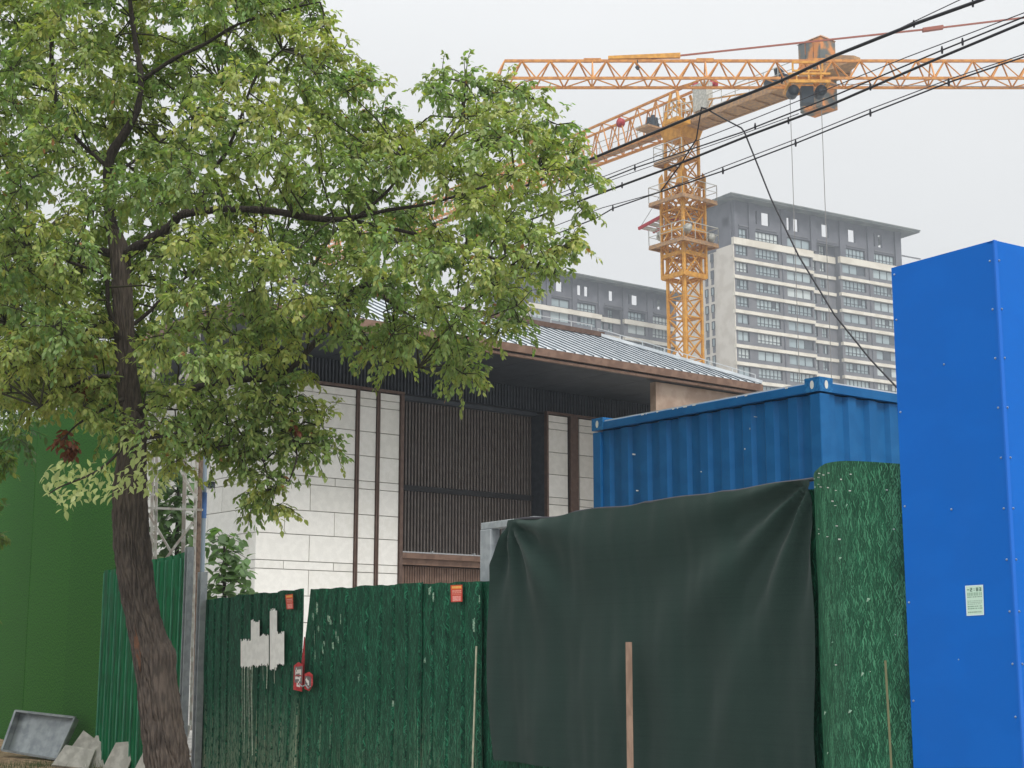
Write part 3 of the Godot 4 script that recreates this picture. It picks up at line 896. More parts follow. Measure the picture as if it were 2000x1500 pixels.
# ---------------------------------------------------------------- container
func corrugated(b: MB, len_: float, y0: float, y1: float, fx: Callable):
	# fx(along, depth, y) gives the point; the outer crest lies at depth 0
	var p := 0.278
	var x := 0.0
	var prof := []
	while x < len_:
		for q in [[0.0, 0.0], [0.104, 0.0], [0.139, 0.034], [0.243, 0.034]]:
			if x + q[0] < len_: prof.append([x + q[0], q[1]])
		x += p
	prof.append([len_, 0.0])
	for i in prof.size() - 1:
		b.quad(fx.call(prof[i][0], prof[i][1], y0), fx.call(prof[i + 1][0], prof[i + 1][1], y0), fx.call(prof[i + 1][0], prof[i + 1][1], y1), fx.call(prof[i][0], prof[i][1], y1))

func build_container():
	var fr := frame(Vector3(0.605088, 0, 0.7961586), Vector3(2.643377, 0, -13.0))
	var o := thing("shipping_container", "blue corrugated shipping container raised behind the netted fence", "container", fr)
	var L := 3.02
	var Wd := 2.44
	var y0 := 1.3
	var y1 := 3.86
	var s := MB.new()
	corrugated(s, L - 0.24, y0 + 0.12, y1 - 0.11, func(a, d, y): return Vector3(-L + 0.12 + a, y, -0.03 - d))
	part("side_panel", s, M.cont, o)
	s = MB.new()
	corrugated(s, Wd - 0.24, y0 + 0.12, y1 - 0.11, func(a, d, y): return Vector3(-0.03 - d, y, -0.12 - a))
	part("end_panel", s, M.cont, o)
	s = MB.new()
	corrugated(s, L - 0.24, y0 + 0.12, y1 - 0.11, func(a, d, y): return Vector3(-0.12 - a, y, -Wd + 0.03 + d))
	part("side_panel", s, M.cont, o)
	s = MB.new()
	corrugated(s, Wd - 0.24, y0 + 0.12, y1 - 0.11, func(a, d, y): return Vector3(-L + 0.03 + d, y, -Wd + 0.12 + a))
	part("end_panel", s, M.cont, o)
	for c in [[-0.12, 0.0, -0.12, 0.0], [-L, -L + 0.12, -0.12, 0.0], [-0.12, 0.0, -Wd, -Wd + 0.12], [-L, -L + 0.12, -Wd, -Wd + 0.12]]:
		box("corner_post", c[0], c[1], y0 + 0.118, y1 - 0.118, c[2], c[3], M.cont, o, 0.006)
		for yy in [y0, y1 - 0.1]:
			var k := MB.new()
			var x0: float = c[0] - (0.006 if c[0] < -1.0 else 0.045)
			var x1: float = c[1] + (0.045 if c[0] < -1.0 else 0.006)
			var z0: float = c[2] - (0.006 if c[2] < -1.0 else 0.045)
			var z1: float = c[3] + (0.045 if c[2] < -1.0 else 0.006)
			k.span(x0, x1, yy, yy + 0.125, z0, z1)
			var co := part("corner_casting", k, M.cont_worn, o)
			var cx := (x0 + x1) * 0.5
			var cz := (z0 + z1) * 0.5
			var hole := MB.new()
			for f in 2:
				var n := 12
				var ctr := Vector3(cx, yy + 0.062, z1 + 0.002) if f == 0 else Vector3(x1 + 0.002, yy + 0.062, cz)
				for q in n:
					var a0 := TAU * q / n
					var a1 := TAU * (q + 1) / n
					var w0 := Vector2(cos(a0) * 0.022, sin(a0) * 0.038)
					var w1 := Vector2(cos(a1) * 0.022, sin(a1) * 0.038)
					if f == 0: hole.tri(ctr, ctr + Vector3(w0.x, w0.y, 0), ctr + Vector3(w1.x, w1.y, 0))
					else: hole.tri(ctr, ctr + Vector3(0, w0.y, -w0.x), ctr + Vector3(0, w1.y, -w1.x))
			part("lifting_hole", hole, M.hole, co)
	for y in [y0 + 0.02, y1 - 0.1]:
		for z in [-0.06, -Wd + 0.0]: box("rail", -L + 0.13, -0.13, y, y + 0.08, z, z + 0.06, M.cont, o, 0.005)
		for x in [-0.06, -L]: box("end_rail", x, x + 0.06, y + 0.001, y + 0.079, -Wd + 0.13, -0.13, M.cont, o)
	box("roof_sheet", -L + 0.02, -0.02, y1 - 0.02, y1 - 0.004, -Wd + 0.02, -0.02, M.white_rail, o)
	box("floor_sheet", -L + 0.07, -0.07, y0 + 0.1, y0 + 0.14, -Wd + 0.07, -0.07, M.cont, o)
	# chips in the paint
	var ch := MB.new()
	for q in [[-1.02, 2.83, 0.012, 0.03], [-0.96, 2.86, 0.008, 0.02], [-0.72, 2.7, 0.006, 0.014], [-1.5, 3.2, 0.006, 0.01], [-2.4, 3.1, 0.006, 0.012], [-0.05, 2.5, 0.008, 0.02], [-0.3, 2.62, 0.005, 0.012]]:
		ch.bevel(q[0], q[0] + q[2], q[1], q[1] + q[3], -0.05, -0.022, 0.001)
	var pc := RandomNumberGenerator.new()
	pc.seed = 31
	for i in 7:
		var cx := -pc.randf_range(0.15, 2.85)
		var cy := pc.randf_range(2.5, 3.7)
		ch.bevel(cx, cx + pc.randf_range(0.003, 0.009), cy, cy + pc.randf_range(0.004, 0.02), -0.07, -0.026, 0.001)
	for i in 10:
		var cx := -pc.randf_range(0.2, 2.8)
		ch.bevel(cx, cx + pc.randf_range(0.01, 0.05), y1 - 0.03, y1 - 0.02, -0.02, 0.0015, 0.001)
	stuff(part("paint_chips", ch, M.hole, o))
	var b := box("concrete_plinth", -L - 0.1, 0.1, -0.2, y0 - 0.003, -Wd - 0.1, -0.15, M.concrete, self)
	b.transform = fr
	tag(b, "concrete base under the blue container", "plinth")

# ---------------------------------------------------------------- hoardings along the street
var FF: Transform3D                          # x runs along the line of hoardings, z faces the street
var warp := FastNoiseLite.new()

func ground_y(depth: float) -> float:
	return clampf((depth - 9.0) * 0.031, 0.0, 0.42)

func sheet(x0: float, x1: float, y0: float, top0: float, top1: float, z: float, pitch_: float, depth: float, amp: float, u: Rect2, skew := 0.0) -> MB:
	# a ribbed steel sheet: broad pans with narrow folds standing back between them
	var b := MB.new()
	var xs := []
	var n := maxi(1, int(round((x1 - x0) / pitch_)))
	var p := (x1 - x0) / n
	for i in n:
		for q in [[0.0, 0.0], [0.38, 0.0], [0.72, 0.0], [0.8, -depth], [0.92, -depth]]: xs.append([x0 + p * (i + q[0]), q[1]])
	xs.append([x1, 0.0])
	var ny := 9
	var pt := func(i: int, j: int) -> Vector3:
		var t: float = (xs[i][0] - x0) / (x1 - x0)
		var y := lerpf(y0, lerpf(top0, top1, t), float(j) / ny)
		if j == ny: y += warp.get_noise_2d(xs[i][0] * 60.0, 5.0) * 0.012
		var dx: float = skew * clampf((y - 1.35) / 0.75, 0, 1) * (1.0 - t)
		return Vector3(xs[i][0] + dx, y, z + xs[i][1] + warp.get_noise_2d(xs[i][0] * 14.0, y * 9.0) * amp)
	for i in xs.size() - 1:
		for j in ny:
			var a: Vector3 = pt.call(i, j)
			var c: Vector3 = pt.call(i + 1, j)
			var d: Vector3 = pt.call(i + 1, j + 1)
			var e: Vector3 = pt.call(i, j + 1)
			var uvf := func(q: Vector3) -> Vector2: return Vector2((q.x - u.position.x) / u.size.x, 1.0 - (q.y - u.position.y) / u.size.y)
			b.quad(a, c, d, e, uvf.call(a), uvf.call(c), uvf.call(d), uvf.call(e))
	return b

func panel_quad(called: String, o: Node3D, fr: Transform3D, px: Array, z: float, m: Material) -> MeshInstance3D:
	# px: photo corners lower left, lower right, upper right, upper left, laid on the plane z of the frame
	var b := MB.new()
	var p := []
	for q in px: p.append(on_plane(fr, q[0], q[1], z))
	b.quad(p[0], p[1], p[2], p[3])
	return part(called, b, m, o)

func sticker_image() -> Image:
	var r := RandomNumberGenerator.new()
	r.seed = 8
	var im := Image.create(64, 96, false, Image.FORMAT_RGB8)
	im.fill(c8(196, 58, 40))
	im.fill_rect(Rect2i(4, 3, 56, 22), c8(226, 110, 34))
	for row in [[8, 10, 5, c8(250, 214, 120)], [30, 8, 3, c8(240, 190, 170)], [42, 6, 3, c8(236, 180, 160)], [52, 5, 2, c8(230, 160, 140)]]:
		var x := 8
		while x < 54:
			var w := r.randi_range(3, 8)
			im.fill_rect(Rect2i(x, row[0], w, row[1]), row[3])
			im.fill_rect(Rect2i(x + 1, row[0] + row[1] / 2, maxi(w - 2, 1), 2), c8(196, 58, 40))
			x += w + 2
	im.fill_rect(Rect2i(8, 62, 48, 30), c8(226, 132, 122))
	for k in 40: im.fill_rect(Rect2i(r.randi_range(9, 52), r.randi_range(63, 88), r.randi_range(2, 4), 2), c8(240, 190, 180))
	return im

const DIGITS := {"2": ["111", "001", "111", "100", "111"], "8": ["111", "101", "111", "101", "111"], "3": ["111", "001", "111", "001", "111"], "Z": ["111", "001", "010", "100", "111"], "A": ["010", "101", "111", "101", "101"], "1": ["010", "110", "010", "010", "010"], "-": ["000", "000", "111", "000", "000"], ":": ["000", "010", "000", "010", "000"]}

func glyphs(im: Image, text: String, x: int, y: int, s: int, c: Color):
	for ch in text:
		if DIGITS.has(ch):
			for j in 5:
				for i in 3:
					if DIGITS[ch][j][i] == "1": im.fill_rect(Rect2i(x + i * s, y + j * s, s, s), c)
		x += s * 4

func notice_image() -> Image:
	var r := RandomNumberGenerator.new()
	r.seed = 9
	var im := Image.create(96, 168, false, Image.FORMAT_RGB8)
	im.fill(c8(214, 232, 232))
	im.fill_rect(Rect2i(5, 5, 86, 158), c8(196, 222, 204))
	glyphs(im, "-2:83", 9, 14, 4, c8(52, 92, 72))
	for row in [[40, 18, c8(150, 182, 160)], [62, 5, c8(108, 142, 120)], [84, 5, c8(150, 178, 160)], [93, 5, c8(150, 178, 160)], [102, 5, c8(150, 178, 160)], [114, 6, c8(124, 156, 136)], [126, 6, c8(124, 156, 136)], [146, 6, c8(124, 156, 136)]]:
		var x := 9
		while x < 84:
			var w := r.randi_range(3, 9)
			im.fill_rect(Rect2i(x, row[0], mini(w, 88 - x), row[1]), row[2])
			x += w + r.randi_range(1, 4)
	return im

func red_sign_image() -> Image:
	var im := noise_image(96, 0.05, 4, 71, Vector2.ONE, [[0.0, c8(150, 24, 30)], [0.55, c8(186, 40, 44)], [1.0, c8(206, 84, 80)]])
	im.fill_rect(Rect2i(12, 16, 34, 56), c8(112, 104, 104))
	im.fill_rect(Rect2i(56, 22, 30, 48), c8(104, 96, 98))
	glyphs(im, "A", 18, 20, 7, c8(214, 210, 204))
	glyphs(im, "Z", 18, 54, 6, c8(222, 220, 216))
	glyphs(im, "1", 62, 30, 7, c8(222, 220, 216))
	im.fill_rect(Rect2i(14, 46, 30, 4), c8(150, 40, 42))
	return im

func ragged_strip(b: MB, fr: Transform3D, x0: float, x1: float, ytop: float, ybot: float, z: float, r: RandomNumberGenerator):
	# a brushed stroke of paint: photo pixels, uneven ends
	var n := maxi(3, int((x1 - x0) / 1.6))
	for i in n:
		var a := lerpf(x0, x1, float(i) / n)
		var c := lerpf(x0, x1, float(i + 1) / n)
		var t := ytop + r.randf_range(-3.5, 3.5)
		var q := ybot + r.randf_range(-3.5, 3.5)
		b.quad(on_plane(fr, a, q, z), on_plane(fr, c, q + r.randf_range(-1, 1), z), on_plane(fr, c, t, z), on_plane(fr, a, t, z))

func build_hoardings():
	FF = frame(Vector3(0.55817247, 0, 0.82972495), Vector3(1.69328515, 0, -8.6))
	warp.seed = 5; warp.frequency = 0.05; warp.fractal_octaves = 2
	var r := RandomNumberGenerator.new()
	r.seed = 17
	# --- tall wall of artificial turf
	var tw := thing("turf_wall", "tall wall faced with green artificial turf, behind the tree trunk", "wall", FF)
	var x := -11.35
	var k := 0
	while x > -25.0:
		var w := 1.66
		var b := MB.new()
		b.bevel(x - w + 0.001, x - 0.001, -0.1, 4.7 + warp.get_noise_1d(x * 40.0) * 0.02, -0.12, -0.02 + (0.004 if k % 2 == 0 else 0.0), 0.003)
		part("turf_strip", b, M.turf if k % 2 == 0 else M.turf2, tw)
		x -= w
		k += 1
	box("wall_core", -24.6, -11.4, -0.1, 4.62, -0.34, -0.121, M.concrete, tw)
	# --- bright green ribbed fence beside the trunk
	var lf := thing("ribbed_fence", "bright green ribbed steel fence panels just behind the leaning tree trunk", "fence", FF)
	for q in [[-11.42, -10.58, 2.5, 2.52], [-10.57, -9.73, 2.53, 2.55], [-9.72, -8.86, 2.55, 2.58]]:
		part("fence_panel", sheet(q[0], q[1], 0.15, q[2], q[3], 0.1, 0.21, 0.014, 0.016, Rect2(0, 0, 1, 1)), M.fence_green, lf)
		var rb := MB.new()
		for i in 4:
			var xx: float = q[0] + 0.06 + i * 0.21
			rb.bevel(xx, xx + 0.018, 0.3, q[2] - 0.03, 0.108, 0.122, 0.004)
		part("worn_rib", rb, M.fence_rib, lf)
	# --- steel posts
	var ps := [[-8.79, 0.10, 2.62, 0.08, "tall grey steel channel post between bright fence and dark gate"], [-8.62, 0.02, 2.36, 0.09, "shorter grey steel channel post next to the tall one, at the gate edge"]]
	for q in ps:
		var b := MB.new()
		b.span(q[0], q[0] + q[3], 0.1, q[2], q[1], q[1] + 0.012)
		b.span(q[0], q[0] + 0.012, 0.1, q[2] - 0.003, q[1] + 0.0121, q[1] + 0.07)
		b.span(q[0] + q[3] - 0.012, q[0] + q[3], 0.1, q[2] - 0.003, q[1] + 0.0121, q[1] + 0.07)
		var po := part("steel_post", b, M.galv, self)
		po.transform = FF
		tag(po, q[4], "post", "steel posts")
	# --- the two gate leaves
	var la := thing("gate_leaf", "dark green grass-printed gate leaf splashed with white paint", "gate", FF, "gate leaves")
	var pa := leaf_print(1024, 1024, Vector2(2.2, 2.1), 81, 1.5)
	var ua := Rect2(-8.56, 0.0, 2.2, 2.12)
	part("ribbed_sheet", sheet(-8.62, -7.74, 0.08, 2.08, 2.09, 0.02, 0.19, 0.021, 0.024, ua), pa, la)
	part("ribbed_sheet", sheet(-7.765, -7.02, 0.08, 2.10, 2.10, 0.03, 0.18, 0.021, 0.024, ua), pa, la)
	part("ribbed_sheet", sheet(-7.055, -6.37, 0.08, 2.10, 2.11, 0.025, 0.17, 0.021, 0.024, ua), pa, la)
	var wp := MB.new()
	for s in [[470, 490, 1250, 1304], [490, 507, 1213, 1301], [507, 525, 1240, 1299], [527, 541, 1191, 1307], [541, 555, 1236, 1298]]:
		ragged_strip(wp, FF, s[0], s[1], s[2], s[3], 0.056, r)
	part("white_paint", wp, M.white_paint, la)
	var dp := MB.new()
	for s in [[473, 1430], [477, 1470], [486, 1488], [488.5, 1440], [492, 1475], [513, 1330], [521, 1345], [536, 1335], [483, 1400]]:
		var w := r.randf_range(0.5, 1.3)
		var yy := 1296.0
		var xx: float = s[0]
		while yy < s[1]:
			var y2 := minf(yy + r.randf_range(10, 30), s[1])
			var x2 := xx + r.randf_range(-0.8, 0.5)
			dp.quad(on_plane(FF, x2, y2, 0.054), on_plane(FF, x2 + w, y2, 0.054), on_plane(FF, xx + w, yy, 0.054), on_plane(FF, xx, yy, 0.054))
			yy = y2; xx = x2; w *= r.randf_range(0.8, 1.08)
	part("paint_drips", dp, M.drip_paint, la)
	var stk := StandardMaterial3D.new()
	stk.albedo_texture = tex(sticker_image()); stk.roughness = 0.6
	panel_quad("sticker", la, FF, [[560, 1190], [573, 1189], [572, 1160], [557, 1162]], 0.056, stk)
	panel_quad("red_paint", la, FF, [[584, 1340], [594, 1342], [596, 1244], [594, 1244]], 0.055, M.red_paint)
	var lb := thing("gate_leaf", "wide dark green grass-printed gate leaf with pale scuffs and an orange sticker", "gate", FF, "gate leaves")
	var pb := leaf_print(1400, 1024, Vector2(2.8, 2.05), 82, 0.5)
	var ub := Rect2(-6.36, 0.0, 2.92, 2.14)
	part("ribbed_sheet", sheet(-6.395, -5.31, 0.08, 2.10, 2.09, 0.008, 0.2, 0.02, 0.024, ub, 0.15), pb, lb)
	part("ribbed_sheet", sheet(-5.345, -4.23, 0.08, 2.09, 2.08, 0.03, 0.21, 0.02, 0.024, ub), pb, lb)
	part("ribbed_sheet", sheet(-4.265, -3.40, 0.08, 2.07, 2.06, 0.02, 0.2, 0.02, 0.024, ub), pb, lb)
	panel_quad("sticker", lb, FF, [[881, 1176], [903, 1175], [903, 1142], [880, 1143]], 0.056, stk)
	var sc := MB.new()
	for s in [[619, 1178, 4, 26], [612, 1200, 3, 14], [622, 1222, 5, 16], [613, 1230, 3, 40], [664, 1200, 5, 28], [640, 1205, 12, 8], [632, 1250, 10, 12], [650, 1255, 6, 20], [660, 1240, 4, 14], [842, 1265, 5, 15], [828, 1285, 7, 9], [838, 1150, 9, 14], [700, 1320, 4, 12], [645, 1212, 9, 10], [655, 1232, 6, 16], [628, 1262, 8, 14], [845, 1158, 6, 20], [766, 1372, 8, 6], [925, 1210, 5, 30], [935, 1165, 5, 16], [614, 1268, 4, 22]]:
		for i in 2: ragged_strip(sc, FF, s[0] + r.randf_range(-2, 2), s[0] + s[2] * r.randf_range(0.2, 0.5), s[1] + r.randf_range(-3, 6), s[1] + s[3] * r.randf_range(0.5, 1.0), 0.055 + i * 0.0012, r)
	stuff(part("scuff_marks", sc, M.scuff, lb))
	# --- torn red notice hung across the gap, with its wire
	var rs := thing("torn_sign", "small torn red sign with pale letters wired across the gate gap", "sign", FF)
	var sm := StandardMaterial3D.new()
	sm.albedo_texture = tex(red_sign_image()); sm.roughness = 0.55
	var sb := MB.new()
	var q0 := [[573, 1347], [590, 1351], [592, 1298], [583, 1293], [574, 1300]]
	# the two torn halves, drawn flat in metres on the gate's own axes
	var half := func(list: Array, u0: float, u1: float):
		var pts := []
		var lo := Vector2(1e9, 1e9)
		var hi := -lo
		for q in list:
			var p := on_plane(FF, q[0], q[1], 0.075)
			pts.append(p); lo = lo.min(Vector2(p.x, p.y)); hi = hi.max(Vector2(p.x, p.y))
		var uvs := []
		for p in pts: uvs.append(Vector2(lerpf(u0, u1, 0.0 if p.x - lo.x < 0.4 * (hi.x - lo.x) else 1.0), 1.0 - snappedf((p.y - lo.y) / (hi.y - lo.y), 0.125)))
		for i in range(1, pts.size() - 1): sb.tri(pts[0], pts[i], pts[i + 1], uvs[0], uvs[i], uvs[i + 1])
	half.call(q0, 0.02, 0.5)
	half.call([[594, 1345], [604, 1350], [611, 1338], [611, 1318], [604, 1312], [595, 1316]], 0.55, 0.98)
	part("sign_sheet", sb, sm, rs)
	var wi := MB.new()
	var wpts := []
	for q in [[584, 1336], [590, 1341], [597, 1338], [602, 1345], [606, 1341]]: wpts.append(on_plane(FF, q[0], q[1], 0.085))
	wi.tube(wpts, [0.006, 0.006, 0.006, 0.006, 0.006], 6)
	part("wire", wi, M.galv, rs)
	# --- fence behind the net
	var nf := thing("printed_fence", "grass-printed steel fence showing round the edge of the dark net", "fence", FF)
	var un := Rect2(0, 0, 1.0, 1.0)
	var tile := StandardMaterial3D.new()
	tile.albedo_texture = tex(grass_print_tile(0)); tile.roughness = 0.6; tile.metallic_specular = 0.3
	for q in [[-3.45, -2.93, 2.06, 2.06], [-2.95, -1.93, 2.38, 2.4], [-1.94, -0.95, 2.4, 2.42], [-0.94, 0.06, 2.42, 2.44]]:
		part("ribbed_sheet", sheet(q[0], q[1], 0.08, q[2], q[3], -0.01, 0.2, 0.009, 0.02, un), tile, nf)
	var ft := MB.new()
	for q in [-3.0, -1.95, -0.95]: ft.span(q, q + 0.05, 0.0, 2.36, -0.12, -0.07)
	part("fence_stay", ft, M.galv, nf)
	# steel frame end
	var sf := thing("tube_stand", "short grey square-tube stand at the left edge of the net", "stand", FF)
	var pl := on_plane(FF, 946, 1036, -0.1)
	var pr := on_plane(FF, 967, 1036, -0.1)
	box("upright", pl.x, pr.x, 0.0, pl.y, -0.14, -0.06, M.galv, sf, 0.006)
	box("top_rail", pl.x - 0.005, -2.86, pl.y + 0.001, pl.y + 0.055, -0.14, -0.07, M.galv, sf, 0.005)
	box("stay", pr.x + 0.02, pr.x + 0.08, 0.0, pl.y - 0.003, -0.22, -0.145, M.galv, sf)
	# --- shade net
	var wv := Image.create(1280, 720, false, Image.FORMAT_RGB8)
	for j in 720:
		var row := r.randf() * (1.0 if j % 37 > 1 else -0.6)
		for i in 1280:
			# knitted strips, a slack or a tight row now and then
			var t := 0.5 + 0.3 * (row - 0.5) + 0.7 * (r.randf() - 0.5)
			wv.set_pixel(i, j, c8(36, 52, 48).lerp(c8(44, 62, 56), clampf(t, 0, 1)))
	var nm := StandardMaterial3D.new()
	nm.albedo_texture = tex(wv); nm.roughness = 0.9; nm.metallic_specular = 0.2
	nm.rim_enabled = true; nm.rim = 0.2
	var fold := FastNoiseLite.new()
	fold.seed = 14; fold.frequency = 0.5; fold.fractal_octaves = 3
	var nb := MB.new()
	nb.grid(func(s: float, t: float):
		var yb := lerpf(0.79, 0.72, s)
		var yt := 2.475 + 0.02 * s + 0.012 * sin(s * 23.0) - 0.02 * sin(PI * fmod(s * 4.0, 1.0))
		var xl := -3.16 - 0.1 * sin(PI * clampf(t * 1.1, 0, 1)) + (0.17 * clampf((t - 0.82) / 0.18, 0, 1))
		var xr := 0.03 - 0.02 * sin(t * 9.0)
		var p := Vector3(lerpf(xl, xr, s), lerpf(yb, yt, t), 0.05)
		# folds fanning from the two tied corners, soft upright waves, a crease at the batten
		var d1 := Vector2(0.05 - p.x, 2.5 - p.y)
		var a1 := atan2(d1.y, d1.x)
		var w1 := exp(-d1.length() * 0.9) * smoothstep(0.0, 0.25, d1.length())
		p.z += 0.05 * w1 * sin(a1 * 13.0)
		var d2 := Vector2(p.x + 2.97, 2.46 - p.y)
		p.z += 0.045 * exp(-d2.length() * 1.2) * smoothstep(0.0, 0.2, d2.length()) * sin(atan2(d2.y, d2.x) * 9.0)
		p.z += 0.008 * sin(p.x * 9.5 + p.y * 1.2) * smoothstep(0.0, 0.25, 1.0 - t) + 0.035 * fold.get_noise_2d(p.x * 3.0, p.y * 0.9)
		p.z += 0.03 * exp(-pow((p.x + 1.69 + (p.y - 1.6) * 0.18) * 9.0, 2)) * smoothstep(2.2, 1.4, p.y)
		p.z += 0.035 * sin(clampf(1.0 - s, 0, 1) * 40.0) * exp(-s * 14.0)
		p.z = maxf(p.z, 0.026) + 0.0
		return [p, Vector2((p.x + 3.3) / 3.4, (2.5 - p.y) / 1.8)], 150, 70)
	var net := part("shade_net", nb, nm, self)
	net.transform = FF
	tag(net, "dark green shade net draped and creased over the fence", "net")
	var hem := MB.new()
	var hp := []
	var hr := []
	for i in 41:
		var s := i / 40.0
		hp.append(Vector3(lerpf(-2.95, 0.03, s), 2.475 + 0.02 * s + 0.012 * sin(s * 23.0) - 0.02 * sin(PI * fmod(s * 4.0, 1.0)), 0.03)); hr.append(0.012)
	hem.tube(hp, hr, 6)
	part("hem", hem, M.cable_thin, net)
	# --- rolled-over printed sheet by the pillar
	var gt := StandardMaterial3D.new()
	gt.albedo_texture = tex(grass_print_tile(1)); gt.roughness = 0.5; gt.metallic_specular = 0.35
	gt.uv1_scale = Vector3(1.6, 1.6, 1)
	var rl := MB.new()
	rl.grid(func(s: float, t: float):
		var w := lerpf(0.035, 0.7, s)
		var y := lerpf(0.05, 2.5 + 0.045 * sin(PI * pow(s, 0.7)), t)
		var bulge := 0.15 * pow(sin(PI * clampf(s * 0.92 + 0.02, 0, 1)), 0.75) + 0.012 * fold.get_noise_2d(w * 9.0, y * 2.0)
		return [Vector3(w, y, 0.01 + bulge), Vector2(w * 1.35, -y)], 40, 60)
	var ro := part("printed_sheet", rl, gt, self)
	ro.transform = FF
	tag(ro, "bulging glossy grass-printed sheet beside the blue pillar", "sheet")
	var fk := MB.new()
	for i in 24:
		var s := r.randf_range(0.02, 0.62) if i < 18 else r.randf_range(0.05, 0.95)
		var w := lerpf(0.035, 0.7, s)
		var y := 2.5 - pow(r.randf(), 1.7) * (0.4 if i < 18 else 1.6)
		var z := 0.016 + 0.15 * pow(sin(PI * clampf(s * 0.92 + 0.02, 0, 1)), 0.75)
		var d := r.randf_range(0.002, 0.006)
		fk.bevel(w, w + d, y, y + d * r.randf_range(0.8, 2.0), z - 0.02, z + 0.004, 0.001)
	stuff(part("foam_flecks", fk, M.hole, ro))
	var tr := MB.new()
	for i in 9:                             # peeling film
		var s := r.randf_range(0.1, 0.75)
		var w := lerpf(0.035, 0.7, s)
		var y := r.randf_range(0.9, 2.3)
		var z := 0.02 + 0.15 * pow(sin(PI * clampf(s * 0.92 + 0.02, 0, 1)), 0.75)
		var pw := r.randf_range(0.01, 0.03)
		var ph := r.randf_range(0.008, 0.03)
		tr.tri(Vector3(w, y, z), Vector3(w + pw, y + ph * 0.3, z + 0.012), Vector3(w + pw * 0.3, y + ph, z))
		tr.tri(Vector3(w + pw, y + ph * 0.3, z + 0.012), Vector3(w + pw * 1.1, y + ph * 0.8, z + 0.002), Vector3(w + pw * 0.3, y + ph, z))
	part("peeling_film", tr, M.scuff, ro)
	# --- blue pillar
	var bl := thing("blue_pillar", "bright blue sheet-steel clad gate pillar with a pale printed notice", "pillar", FF)
	var zf := 0.13
	var cl := on_plane(FF, 1762, 1000, zf).x
	var cr := on_plane(FF, 1966, 908, zf).x
	var ht := on_plane(FF, 1948, 467, zf).y
	var dz := 0.85
	var face := func(a: Vector3, b_: Vector3, sd: float) -> MB:
		var m := MB.new()
		var nn := (b_ - a).cross(Vector3.UP).normalized()
		m.grid(func(s: float, t: float):
			var p := a.lerp(b_, s) + Vector3(0, t * ht, 0)
			var q := sin(PI * s) * sin(PI * t)
			return [p + nn * (0.014 * q * fold.get_noise_2d(s * 1.5 + sd, t * 4.0)), Vector2(s, t)], 16, 40)
		return m
	part("cladding_sheet", face.call(Vector3(cl, 0, zf), Vector3(cr, 0, zf), 1.0), M.blue, bl)
	part("cladding_sheet", face.call(Vector3(cr, 0, zf), Vector3(cr, 0, zf - dz), 7.0), M.blue, bl)
	part("cladding_sheet", face.call(Vector3(cr, 0, zf - dz), Vector3(cl, 0, zf - dz), 3.0), M.blue, bl)
	part("cladding_sheet", face.call(Vector3(cl, 0, zf - dz), Vector3(cl, 0, zf), 5.0), M.blue, bl)
	box("top_sheet", cl, cr, ht - 0.012, ht - 0.001, zf - dz, zf, M.blue, bl)
	var trm := MB.new()
	trm.span(cr - 0.006, cr + 0.003, 0.0, ht + 0.001, zf + 0.0005, zf + 0.003)
	trm.span(cr + 0.0005, cr + 0.003, 0.0, ht + 0.001, zf - 0.02, zf)
	part("corner_trim", trm, M.blue_edge, bl)
	var scr := MB.new()
	scr.tube([Vector3(0, 0, 0), Vector3(0, 0, 0.003), Vector3(0, 0, 0.005)], [0.006, 0.0055, 0.002], 8)
	var scm := scr.commit()
	for i in 14:
		var y := ht - 0.1 - i * 0.245
		if y < 0.1: break
		put("screw", scm, M.screw, bl, Vector3(cr - 0.03, y, zf))
		var s2 := put("screw", scm, M.screw, bl, Vector3(cr, y, zf - 0.03))
		s2.rotation.y = PI / 2
		if i % 2 == 1 or i < 2: put("screw", scm, M.screw, bl, Vector3(cl + 0.02, y + 0.06, zf))
		if i % 3 == 2: put("screw", scm, M.screw, bl, Vector3(lerpf(cl, cr, 0.48), y + 0.02, zf))
	var no := StandardMaterial3D.new()
	no.albedo_texture = tex(notice_image()); no.roughness = 0.6
	panel_quad("notice", bl, FF, [[1888, 1203], [1922, 1201], [1920, 1142], [1885, 1144]], zf + 0.004, no)
	# --- sticks
	var s1 := MB.new()
	var pa1 := on_plane(FF, 1231, 1500, 0.2)
	var pa2 := on_plane(FF, 1228, 1255, 0.13)
	var dn := (pa1 - pa2).normalized()
	s1.bar(pa2, pa2 + dn * 1.62, 0.04, 0.04)
	var so := part("wooden_batten", s1, M.net_wood, self)
	so.transform = FF
	tag(so, "squared wooden batten leaning against the dark net", "batten")
	var s2b := MB.new()
	s2b.bar(on_plane(FF, 930.5, 1262, 0.07), on_plane(FF, 922, 1530, 0.12), 0.01, 0.01)
	s2b.bar(on_plane(FF, 922, 1530, 0.12), on_plane(FF, 918, 1640, 0.15), 0.01, 0.01)
	var sp := part("thin_lath", s2b, M.pale_wood, self)
	sp.transform = FF
	tag(sp, "thin pale lath leaning on the wide gate leaf near the net", "lath")
	var s3 := MB.new()
	s3.bar(on_plane(FF, 1729, 1290, 0.19), on_plane(FF, 1741, 1500, 0.22), 0.01)
	s3.bar(on_plane(FF, 1741, 1500, 0.22), Vector3(on_plane(FF, 1750, 1700, 0.25).x, 0.0, 0.25), 0.014)
	var sr := part("thin_rod", s3, M.rod, self)
	sr.transform = FF
	tag(sr, "thin brown rod leaning on the glossy printed sheet", "rod")

